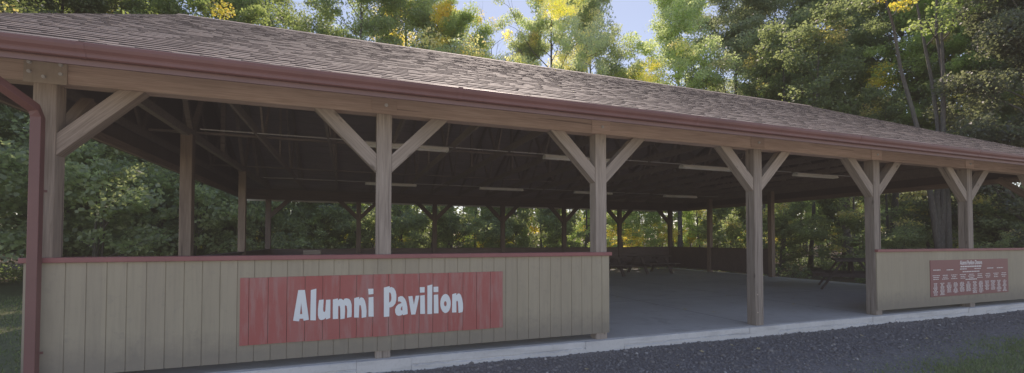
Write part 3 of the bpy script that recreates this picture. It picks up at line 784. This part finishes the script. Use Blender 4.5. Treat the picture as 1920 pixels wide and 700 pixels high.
# gravel strip along the front of the slab: a lumpy sheet
rng = np.random.default_rng(12)
def smooth_noise(nx, ny, cell, rng):
    gx, gy = nx//cell+2, ny//cell+2
    g = rng.random((gy, gx)); yy = np.arange(ny)/cell; xx = np.arange(nx)/cell
    y0 = yy.astype(int); x0 = xx.astype(int); fy = (yy-y0)[:, None]; fx = (xx-x0)[None]
    fy = fy*fy*(3-2*fy); fx = fx*fx*(3-2*fx)
    a = g[y0][:, x0]; b = g[y0][:, x0+1]; c = g[y0+1][:, x0]; d = g[y0+1][:, x0+1]
    return (a*(1-fx)+b*fx)*(1-fy)+(c*(1-fx)+d*fx)*fy
gx0, gx1, gy0, gy1 = -3.0, 27.0, -3.4, -.04
nx, ny = 900, 110
hx = np.linspace(gx0, gx1, nx); hy = np.linspace(gy0, gy1, ny)
H = .02*smooth_noise(nx, ny, 26, rng)+.016*smooth_noise(nx, ny, 7, rng)+.010*smooth_noise(nx, ny, 2, rng)
XX, YY = np.meshgrid(hx, hy)
def grass_line(x):       # the lawn's ragged edge
    return np.interp(x, [3, 6.5, 7.8, 10.3, 12, 15.2, 18, 24], [-2.2, -1.85, -1.48, -1.24, -1.04, -.62, -.45, -.38])+.05*np.sin(x*2.1)+.04*np.sin(x*5.3+1)
drop = np.clip((grass_line(XX)-.25-YY)/1.1, 0, 1)
Z = GZ+.012+H-.06*drop+.012*np.clip((YY+.4)/.36, 0, 1)
V = np.stack([XX, YY, Z], -1).reshape(-1, 3)
idx = np.arange(nx*ny).reshape(ny, nx)
F = np.stack([idx[:-1, :-1], idx[:-1, 1:], idx[1:, 1:], idx[1:, :-1]], -1).reshape(-1, 4)
tag(link(bpy.data.objects.new('gravel_path', arr_mesh('gravel_path', V, F, GRAVEL))), kind='structure')
# loose stones
ico = np.array([(0,0,1),(.9,0,.45),(.28,.85,.45),(-.72,.53,.45),(-.72,-.53,.45),(.28,-.85,.45),(.72,.53,-.45),(-.28,.85,-.45),(-.9,0,-.45),(-.28,-.85,-.45),(.72,-.53,-.45),(0,0,-1)])
icf = np.array([(0,1,2),(0,2,3),(0,3,4),(0,4,5),(0,5,1),(1,6,2),(2,7,3),(3,8,4),(4,9,5),(5,10,1),(6,7,2),(7,8,3),(8,9,4),(9,10,5),(10,6,1),(11,7,6),(11,8,7),(11,9,8),(11,10,9),(11,6,10)])
N = 26000
sx = 2.5+rng.random(N)**1.25*19; sy = gy1-.01-rng.random(N)*2.6
keep = sy > grass_line(sx)-rng.exponential(.25, N); sx, sy = sx[keep], sy[keep]; N = len(sx)
ii = np.clip(((sx-gx0)/(gx1-gx0)*(nx-1)).astype(int), 0, nx-1); jj = np.clip(((sy-gy0)/(gy1-gy0)*(ny-1)).astype(int), 0, ny-1)
sz = Z[jj, ii]
r = rng.gamma(4, .0026, N)+.004
ax = rng.uniform(.6, 1.3, (N, 1, 3)); ax[:, :, 2] *= .7
th = rng.random(N)*2*PI; ct, st_ = np.cos(th), np.sin(th)
P3 = ico[None]*rng.uniform(.75, 1.2, (N, 12, 1))*ax*r[:, None, None]
X = P3[..., 0]*ct[:, None]-P3[..., 1]*st_[:, None]; Y = P3[..., 0]*st_[:, None]+P3[..., 1]*ct[:, None]
V = np.stack([X+sx[:, None], Y+sy[:, None], P3[..., 2]+(sz+r*.25)[:, None]], -1).reshape(-1, 3)
F = (icf[None]+(np.arange(N)*12)[:, None, None]).reshape(-1, 3)
tone = np.repeat(np.clip(rng.normal(.42, .22, N), 0, 1), 20)
tag(link(bpy.data.objects.new('gravel_stones', arr_mesh('gravel_stones', V, F, STONE, {'tone': tone}))), kind='stuff')

def blades(name, bx, by, hmin, hmax, seed, wid=.006, zfun=None):
    rg = np.random.default_rng(seed); n = len(bx)
    h = rg.uniform(hmin, hmax, n)*rg.uniform(.6, 1, n); a = rg.random(n)*2*PI; lean = rg.uniform(.1, .8, n)*h; la = rg.random(n)*2*PI
    z = np.full(n, GZ-.01) if zfun is None else zfun
    w = rg.uniform(.6, 1.3, n)*wid
    dx, dy = np.cos(a)*w, np.sin(a)*w
    lx, ly = np.cos(la)*lean, np.sin(la)*lean
    p0 = np.stack([bx-dx, by-dy, z], -1); p1 = np.stack([bx+dx, by+dy, z], -1)
    p2 = np.stack([bx+dx*.6+lx*.4, by+dy*.6+ly*.4, z+h*.6], -1); p3 = np.stack([bx+lx, by+ly, z+h], -1); p4 = np.stack([bx-dx*.6+lx*.4, by-dy*.6+ly*.4, z+h*.6], -1)
    V = np.stack([p0, p1, p2, p3, p4], 1).reshape(-1, 3)
    i = np.arange(n)*5
    F = np.concatenate([np.stack([i, i+1, i+2], -1), np.stack([i, i+2, i+4], -1), np.stack([i+4, i+2, i+3], -1)])
    t = np.clip(rg.normal(.45, .22, n), 0, 1); t[rg.random(n) < .05] = 1
    o = link(bpy.data.objects.new(name, arr_mesh(name, V, F, GRASS, {'tone': np.tile(t, 3)})))
    return tag(o, kind='stuff')
N = 230000
bx = 5.0+rng.random(N)*19; by = -4.65+rng.random(N)*4.25
edge = grass_line(bx)
dens = np.clip((edge-by)/.4+.3, 0, 1)
tuft = np.sin(bx*5.1+np.sin(by*6))*np.sin(by*4.3+bx)*.5+.5
k = rng.random(N) < dens*(.6+.4*tuft)
blades('grass', bx[k], by[k], .025, .07, 2, .007)
N = 70000
bx = -16+rng.random(N)*15.4; by = 1.0+rng.random(N)**.8*15
k = np.ones(N, bool)
blades('grass', bx[k], by[k], .03, .09, 3, .009)
# tufts against the kerb
N = 900
cxs = rng.choice([7.3, 7.9, 9.9, 12.4, 12.9, 13.6, 15.2, 4.1, 4.5], N); bx = cxs+rng.normal(0, .10, N); by = -.10-np.abs(rng.normal(0, .035, N))
blades('weeds', bx, by, .03, .08, 9, .005)

# a few fallen leaves lying on the gravel
rl = random.Random(21)
lm = MB()
lm.v = [(0,-.035,0),(.018,-.012,.004),(.036,-.008,.010),(.02,.008,.004),(.022,.034,.012),(0,.022,.002),(-.022,.034,.010),(-.02,.008,.004),(-.036,-.008,.012),(-.018,-.012,.004)]
lm.f = [(0,1,9),(1,2,3),(3,4,5),(5,6,7),(7,8,9),(1,3,5,7,9)]; lm.m = [0]*6
YL = mat_paint('dry_yellow_leaf', (.48, .38, .2), .25, .7, 8, False, .3)
leaf0 = lm.mesh('fallen_leaf', YL)
spots = [(7.4, -.55), (8.1, -.42), (8.25, -.75), (6.6, -1.0), (9.6, -.9), (10.7, -.62), (11.5, -1.1), (13.9, -.62), (5.4, -.8), (15.0, -.9)]
for k, (x, y) in enumerate(spots):
    o = bpy.data.objects.new('fallen_leaf', leaf0)
    i = min(max(int((x-gx0)/(gx1-gx0)*(nx-1)), 0), nx-1); j = min(max(int((y-gy0)/(gy1-gy0)*(ny-1)), 0), ny-1)
    link(o, None, Matrix.Translation((x, y, Z[j, i]+.012)) @ Euler((rl.uniform(-.4, .4), rl.uniform(-.4, .4), rl.random()*6)).to_matrix().to_4x4() @ Matrix.Scale(rl.uniform(.8, 1.2), 4))
    tag(o, 'small dry pale leaf lying on the grey gravel', 'leaf', 'dry leaves on the gravel')

for k in range(14):
    x, y = rl.uniform(6.6, 13.5), rl.uniform(.3, 6.5)
    o = bpy.data.objects.new('fallen_leaf', leaf0)
    link(o, None, Matrix.Translation((x, y, .006)) @ Euler((rl.uniform(-.1, .1), rl.uniform(-.1, .1), rl.random()*6)).to_matrix().to_4x4() @ Matrix.Scale(rl.uniform(.8, 1.3), 4))
    tag(o, 'small dry pale leaf blown onto the concrete floor', 'leaf', 'dry leaves on the concrete floor')

# ================================================================== TREES
LAST = {}
def leaf_cloud(centres, radii, per, size, rng, flat=.6, droop=.15, clump_vals=None):
    """diamond leaves scattered round cluster centres"""
    n = len(centres); cnt = np.maximum(3, rng.poisson(per, n)) if np.isscalar(per) else per
    idx = np.repeat(np.arange(n), cnt); m = len(idx)
    d = rng.normal(size=(m, 3)); d /= np.linalg.norm(d, axis=1)[:, None]; d *= (rng.random(m)**.45)[:, None]
    p = centres[idx]+d*radii[idx][:, None]*np.array([1, 1, flat])
    nrm = rng.normal(size=(m, 3))*.75+np.array([0, 0, .9]); nrm /= np.linalg.norm(nrm, axis=1)[:, None]
    t = rng.normal(size=(m, 3)); t -= nrm*(t*nrm).sum(1)[:, None]; t /= np.linalg.norm(t, axis=1)[:, None]
    b = np.cross(nrm, t); s = size*rng.uniform(.6, 1.25, m)[:, None]
    tip = t*s*.5; side = b*s*.36; bend = nrm*s*.10
    V = np.stack([p-tip, p+side+bend-tip*.15, p+tip-bend*.6, p-side+bend-tip*.15], 1).reshape(-1, 3)
    F = np.arange(m*4).reshape(-1, 4)
    cv = (rng.random(n) if clump_vals is None else clump_vals)[idx]
    k3 = rng.normal(size=(4, 3))*.75; ph = rng.random(4)*6.28      # autumn colour comes in patches of the crown
    fld = np.sin(centres@k3.T+ph).sum(1)+rng.normal(size=n)*.35
    LAST['autumn'] = (np.argsort(np.argsort(fld))/max(1, n-1))[idx]
    return V, F, cv, rng.random(m)

def limb_path(p, d, L, n, rng, rise=.12, wob=.18):
    pts = [np.array(p)]; d = np.array(d, float)
    for k in range(n):
        d = d+rng.normal(size=3)*wob+np.array([0, 0, rise]); d /= np.linalg.norm(d)
        pts.append(pts[-1]+d*L/n)
    return pts

def make_tree(seed, H, base, rad, limbs=20, per=95, leaf=.17, cl_r=.75, trunk_r=.19, stems=1, bare_top=0.0, top_taper=.55, twigs=5, low_sparse=1.0, lean=.0):
    rng = np.random.default_rng(seed); wood = MB(); cents = []; rads = []
    for s in range(stems):
        ang = rng.random()*2*PI; spread = 0 if stems == 1 else (.30 if H > 10 else .16)
        d0 = np.array([math.cos(ang)*spread+lean, math.sin(ang)*spread, 1.0])
        n = 9; pts = limb_path((math.cos(ang)*.12*(stems > 1), math.sin(ang)*.12*(stems > 1), -.15), d0, H*.93, n, rng, .25 if stems == 1 or H < 10 else .06, .045 if stems == 1 else .07)
        tr = trunk_r*(1 if stems == 1 else .7)
        radii = [tr*(1.35 if k == 0 else 1)*(1-.88*k/n) for k in range(n+1)]
        wood.tube([tuple(p) for p in pts], radii, 8)
        P_ = np.array(pts)
        for l in range(limbs//stems):
            f = (l+rng.random())/(limbs//stems); h = base+(H*.93-base)*f
            k = h/(H*.93)*n; k0 = min(int(k), n-1); p = P_[k0]+(P_[k0+1]-P_[k0])*(k-k0)
            a = l*2.4+rng.random()*1.2
            prof = math.sin(min(1, f*1.15+.18)*PI*.62+.35)
            L = rad*(1-top_taper*f)*rng.uniform(.65, 1.1)*(.75+.35*prof)
            up = .25+.9*f+rng.uniform(-.15, .2)
            lp = limb_path(p, (math.cos(a), math.sin(a), up), L, 5, rng, .03, .16)
            r0 = max(.02, radii[k0]*.42)
            wood.tube([tuple(q) for q in lp], [r0*(1-.85*q/5) for q in range(6)], 5, cap=False)
            bare = f > 1-bare_top
            for w in range(twigs):
                g = rng.uniform(.35, 1.0); q = g*5; q0 = min(int(q), 4); pp = lp[q0]+(lp[q0+1]-lp[q0])*(q-q0)
                a2 = a+rng.uniform(-1.3, 1.3); L2 = L*rng.uniform(.18, .42)
                tp = limb_path(pp, (math.cos(a2), math.sin(a2), rng.uniform(.0, .7)+(.9 if bare else 0)), L2*(1.5 if bare else 1), 3, rng, .02, .2)
                wood.tube([tuple(q) for q in tp], [r0*.4, r0*.3, r0*.2, r0*.08], 4, cap=False)
                if bare and rng.random() < .8: continue
                if rng.random() > low_sparse*(.55+.6*f): continue
                cents.append(tp[-1]); rads.append(cl_r*rng.uniform(.6, 1.25))
                if rng.random() < .6: cents.append(pp+rng.normal(size=3)*.2); rads.append(cl_r*rng.uniform(.5, .9))
    cents = np.array(cents); rads = np.array(rads)
    # clumps of autumn colour follow the height and the side of the crown
    V, F, cv, lv = leaf_cloud(cents, rads, per, leaf, rng, .55)
    return wood.mesh('trunk', BARK, smooth=True), arr_mesh('crown', V, F, LEAF, {'clump': cv, 'leafvar': lv, 'autumn': LAST['autumn']})

protos = {
 'maple':  make_tree(1, 17, 5.6, 4.8, 34, 190, .135, .74, .20, twigs=7),
 'maple2': make_tree(2, 16, 5.0, 4.4, 36, 180, .13, .70, .18, twigs=7),
 'oak':    make_tree(3, 19, 6.5, 5.4, 34, 190, .14, .80, .26, twigs=7),
 'slim':   make_tree(4, 15, 5.5, 2.8, 22, 80, .16, .70, .12),
 'bare':   make_tree(5, 15, 3.2, 3.4, 24, 120, .125, .66, .14, bare_top=.5),
 'multi':  make_tree(6, 23, 13.5, 3.4, 28, 60, .18, .60, .24, stems=4, low_sparse=.75),
 'sapling':make_tree(7, 7, .9, 1.8, 22, 70, .13, .50, .05, twigs=4),
 'pole':   make_tree(8, 12, 6.0, 1.8, 12, 55, .15, .6, .075, twigs=4),
 'shrub':  make_tree(9, 3.6, .35, 1.7, 24, 70, .12, .42, .04, stems=4, twigs=4, top_taper=.3),
 'shrub2': make_tree(10, 2.6, .25, 1.5, 24, 60, .10, .36, .03, stems=4, twigs=4, top_taper=.25),
 'dense':  make_tree(11, 12, .8, 3.8, 38, 200, .13, .68, .17, twigs=7),
}
rt = random.Random(99)
def tree(kind, name, x, y, s, label, cat='tree', group=None, col=(0., 1., 1.), rz=None, rs=1.0):
    t = thing(name, label, cat, (x, y, GZ+(min((y-24)*.02, 1.2) if y > 24 else 0)), rt.random()*6.28 if rz is None else rz, group)
    M = W[t.name] @ Matrix.Diagonal((s*rs, s*rs, s, 1))
    wd, lf = protos[kind]
    o = bpy.data.objects.new('trunk' if cat == 'tree' else 'stems', wd); link(o, t, M)
    o = bpy.data.objects.new('crown' if cat == 'tree' else 'foliage', lf); link(o, t, M); o.color = (*col, 1)
    return t
GREEN = (.0, 1., 1.)
# nearest row behind the roof: (photo column, depth, kind, size, autumn share, brightness and saturation with the haze put into them, label)
near = [
 (-90, 17, 'dense', 1.15, 1.0, .00, 1.1, .85, 'dark bushy tree beyond the left gable, at the left edge'),
 (60, 20, 'oak', .85, .9, .0, 1.1, .85, 'dark green tree rising above the left end of the roof'),
 (225, 21, 'maple', .95, .9, .10, 1.2, .95, 'green tree with rusty patches behind the roof over the first brace'),
 (400, 20, 'maple2', 1.02, 1.0, .2, 1.6, 1., 'tree with bright yellow leaves behind the left part of the ridge'),
 (545, 21, 'maple', .76, .85, .06, 1.9, 1.0, 'light green tree behind the ridge left of the second post'),
 (655, 20, 'oak', .93, .9, .0, 1.4, .85, 'large leafy green tree above the second post'),
 (768, 22, 'maple', 1.18, .95, .12, 1.7, .7, 'tall broad green tree left of the yellowing one beside the sky gap'),
 (846, 21, 'maple2', 1.0, .75, .42, 1.6, 1., 'yellowing tree at the left edge of the gap of blue sky'),
 (930, 22, 'bare', 1.12, .85, .35, 1.1, .85, 'half bare tree with thin twigs against the blue sky'),
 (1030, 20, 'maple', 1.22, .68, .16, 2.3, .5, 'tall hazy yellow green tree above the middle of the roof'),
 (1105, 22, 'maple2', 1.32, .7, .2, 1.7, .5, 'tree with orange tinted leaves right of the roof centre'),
 (985, 21, 'maple2', .95, .6, .25, 1.2, .8, 'small yellow green tree right of the twigs under the sky gap'),
 (480, 25, 'oak', .98, .8, .0, 1.4, .85, 'taller dark green tree standing back between two light ones left of centre'),
 (915, 30, 'maple', .99, 1.0, .1, 1.2, .75, 'green tree standing back under the gap of blue sky'),
 (1180, 30, 'maple', .97, 1.0, .08, 1.3, .7, 'green tree standing back under the small patch of sky right of centre'),
 (1195, 21, 'maple2', .90, .8, .05, 2.0, .6, 'shorter green tree under the small patch of sky'),
 (1275, 19, 'maple2', 1.22, .85, .06, 2.2, .7, 'green tree with golden leaf patches above the third post'),
 (1375, 20, 'maple', 1.3, .9, .05, 1.7, .5, 'broad green tree above and left of the fourth post'),
 (1490, 19, 'oak', 1.2, .9, .02, 1.4, .55, 'grey green tree above the fourth post'),
 (1590, 16, 'maple2', 1.22, .62, .03, 1.4, .55, 'shaded tree above the fifth post where the ridge ends'),
 (1775, 4.0, 'multi', .72, 1.0, .10, 2.0, 1.05, 'tree with several bare leaning stems at the upper right'),
 (1765, 8, 'maple2', .98, 1.0, .05, 2.6, 1.05, 'sunlit yellow green tree behind the bare leaning stems'),
 (1955, 2.6, 'dense', 1.02, .9, .0, .8, .5, 'dark dense tree beyond the right end of the roof'),
 (1975, 5, 'oak', .9, 1.0, .0, 1.1, .55, 'dark tree at the right edge of the picture'),
 (1690, 17, 'dense', .92, 1.0, .02, 1.3, .5, 'shaded bushy tree behind the right end of the roof'),
 (1790, 12, 'dense', .86, 1.0, .02, 1.3, .5, 'shaded bushy tree under the bare leaning stems'),
]
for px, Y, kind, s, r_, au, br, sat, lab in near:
    tree(kind, 'broadleaf_tree', along(px, Y), Y, s, lab, col=(au, br*(1.6 if 600 < px < 1330 else 1.12 if px < 600 else 1.0), sat), rs=r_, rz=(3.2 if kind == 'multi' else px*.37))  # leaf colour raised in the middle columns to stand for bright haze
# second and third rows of the wood: nothing in the photo tells these apart
for row, (Y, step, x0, x1) in enumerate(((27, 4.2, -22, 62), (34, 5.0, -26, 80), (42, 6.0, -32, 95))):
    x = x0
    while x < x1:
        xx = x+rt.uniform(-1.3, 1.3); yy = Y+rt.uniform(-2.5, 2.5)
        # photo column of this spot, to keep the two gaps of sky open
        ang = math.atan2(xx-CAM[0], yy-CAM[1])-YAW; px = 960+F_PX*math.tan(ang) if abs(ang) < 1.4 else 9999
        s = rt.uniform(.85, 1.12)*((1.0 if px < 1230 else 1.22) if row == 0 else (.85, .95)[row-1]); kind = rt.choice(['maple', 'maple2', 'oak', 'slim', 'slim', 'maple'])
        if 730 < px < 1010: s *= (.93, .95, .98)[row]
        elif 1130 < px < 1250: s *= (.7, .95, 1.)[row]
        elif 1650 < px < 1780: s *= .8
        if row == 0 and 130 < px < 1420: x += step; continue      # trees left out to let sun onto the saplings
        tree(kind, 'forest_tree', xx, yy, s, 'one of the tall green trees standing deep in the wood behind the pavilion', group='trees deep in the wood',
             col=(rt.choice([0, 0, .03, .08, .2]), rt.uniform(.9, 1.3), rt.uniform(.85, 1.05)))
        x += step
# slender poles and saplings seen through the open bays
for k in range(34):
    Y = rt.uniform(17.5, 26); px = 640+k*37+rt.uniform(-14, 14)
    tree('pole', 'pole_tree', along(px, Y), Y, rt.uniform(.8, 1.15), 'slender straight trunk at the wood edge seen through the open bays', group='slender trunks behind the pavilion', col=(rt.choice([0, .1, .3]), 1.1, 1.))
for k in range(44):
    Y = rt.uniform(17, 24); px = 200+k*34+rt.uniform(-16, 16)
    tree('sapling', 'sapling', along(px, Y), Y, rt.uniform(.6, 1.0), 'leafy young tree at the wood edge behind the back wall', group='saplings behind the pavilion', col=(rt.choice([0, .0, .15, .3]), rt.uniform(2.2, 3.4), .95))  # leaf colour brightened to stand for specks of sun
for k in range(34):
    Y = rt.uniform(23, 28); px = 150+k*40+rt.uniform(-14, 14)
    tree(rt.choice(['sapling', 'sapling', 'shrub']), 'sapling', along(px, Y), Y, rt.uniform(.6, 1.1), 'sunlit yellow green young tree in the glade behind the first trees', group='sunlit saplings in the glade', col=(rt.choice([0, .1, .3]), rt.uniform(2.2, 3.2), 1.1))  # sunlit look partly put into the brighter leaf colour
# shrubs: on the left close by, along the back, and beyond the right end
for k in range(16):
    Y = rt.uniform(15.8, 18.5); px = 150+k*60+rt.uniform(-20, 20)
    tree(rt.choice(['shrub', 'shrub', 'shrub2']), 'shrub', along(px, Y), Y, rt.uniform(.8, 1.25), 'green shrub growing behind the back wall of the pavilion', 'shrub', 'shrubs behind the pavilion', col=(0, rt.uniform(1.8, 2.6), .75))
for (x, y, s, lab) in ((-7.5, 11.5, 1.5, 'large dark shrub left of the corner post'), (-5.2, 13.2, 1.45, 'large leafy shrub seen between the corner post and the next side post'),
                       (-9.8, 9.0, 1.5, 'dark shrub at the left edge behind the lawn'), (-6.8, 15.5, 1.6, 'tall grey green shrub behind the left side wall'),
                       (-3.2, 15.4, 1.35, 'grey green shrub seen past the second side post on the left'), (-1.0, 16.6, 1.3, 'bushy shrub seen beside the far left corner post')):
    tree('shrub', 'shrub', x, y, s, lab, 'shrub', col=(0, 2.5, .7))
for (px, Y, kind, s, lab) in ((-40, 15, 'dense', .8, 'dense dark tree behind the downspout'), (200, 18, 'dense', .75, 'bushy tree seen through the first open bay'), (440, 19, 'dense', .7, 'bushy tree behind the far left corner of the pavilion'), (610, 18, 'dense', .62, 'bushy tree seen left of the second post under the roof')):
    tree(kind, 'broadleaf_tree', along(px, Y), Y, s, lab, col=(.03, 1.6, .8))
for (x, y, s) in ((22.5, 5.5, .8), (24.0, 8.2, 1.0), (23.0, 11.0, .9), (25.5, 3.2, 1.1), (21.8, 13.6, .9), (26.5, 6.4, 1.2), (22.2, 1.6, .7), (24.5, 13.5, 1.1), (28, 4.5, 1.2), (27.5, 1.2, 1.1)):
    tree(rt.choice(['shrub', 'shrub2']), 'shrub', x, y, s, 'low green shrub beyond the open right end of the pavilion', 'shrub', 'shrubs beyond the right end', col=(.05, 1.8, .8))
for (x, y, s, k) in ((24.5, 10.4, .9, 'slim'), (26.5, 8.0, .6, 'slim'), (29, 5.0, .6, 'slim'), (25.8, 13.0, 1., 'slim'), (31, 10.5, 1., 'maple'), (30.5, 3.0, .95, 'slim'), (34, 7.5, 1.05, 'maple2'), (33, 14, 1., 'oak'), (36, 2, 1., 'maple'), (40, 9, 1., 'oak'), (28, 16, 1, 'slim'), (38, -4, 1., 'oak'), (44, 1, 1.1, 'maple')):
    tree(k, 'forest_tree', x, y, s, 'straight shaded tree in the wood beyond the open right end', group='trees beyond the right end', col=(.05, 1.4, .8))
for (x, y, s, k) in ((-12, 16, 1., 'maple'), (-16, 12, 1., 'dense'), (-14, 21, 1., 'oak'), (-20, 17, 1.1, 'maple2'), (-24, 10, 1.1, 'dense')):
    tree(k, 'forest_tree', x, y, s, 'dark tree of the wood left of the pavilion', group='trees left of the pavilion', col=(.0, .85, .9))

# undergrowth carpet at the wood edge
rng = np.random.default_rng(77)
n = 2600
ux = np.concatenate([rng.uniform(-14, 34, 1700), rng.uniform(20.5, 34, 900)]); uy = np.concatenate([16.0+rng.random(1700)**1.3*12, rng.uniform(-1, 17, 900)])
cen = np.stack([ux, uy, GZ+rng.uniform(.05, .45, n)], -1)
Vv, Ff, cv, lv = leaf_cloud(cen, rng.uniform(.2, .5, n), 22, .10, rng, .6)
o = link(bpy.data.objects.new('undergrowth', arr_mesh('undergrowth', Vv, Ff, UNDER, {'clump': cv, 'leafvar': lv, 'autumn': LAST['autumn']}))); o.color = (.03, 1.8, .85, 1); tag(o, kind='stuff')
# the wood far behind, one mass
n = 2300
fx = rng.uniform(-90, 150, n); fy = rng.uniform(48, 66, n); fz = rng.random(n)**1.3*15
px = 960+F_PX*np.tan(np.arctan2(fx-CAM[0], fy-CAM[1])-YAW)
keep = ~(((px > 850) & (px < 980) & (fz > 11)) | ((px > 1140) & (px < 1225) & (fz > 12)))
cen = np.stack([fx, fy, fz+.5], -1)[keep]; n = len(cen)
Vv, Ff, cv, lv = leaf_cloud(cen, rng.uniform(1.2, 2.6, n), 60, .5, rng, .8)
o = link(bpy.data.objects.new('far_wood', arr_mesh('far_wood', Vv, Ff, LEAF, {'clump': cv, 'leafvar': lv, 'autumn': LAST['autumn']}))); o.color = (.12, 1.1, .9, 1); tag(o, kind='stuff')
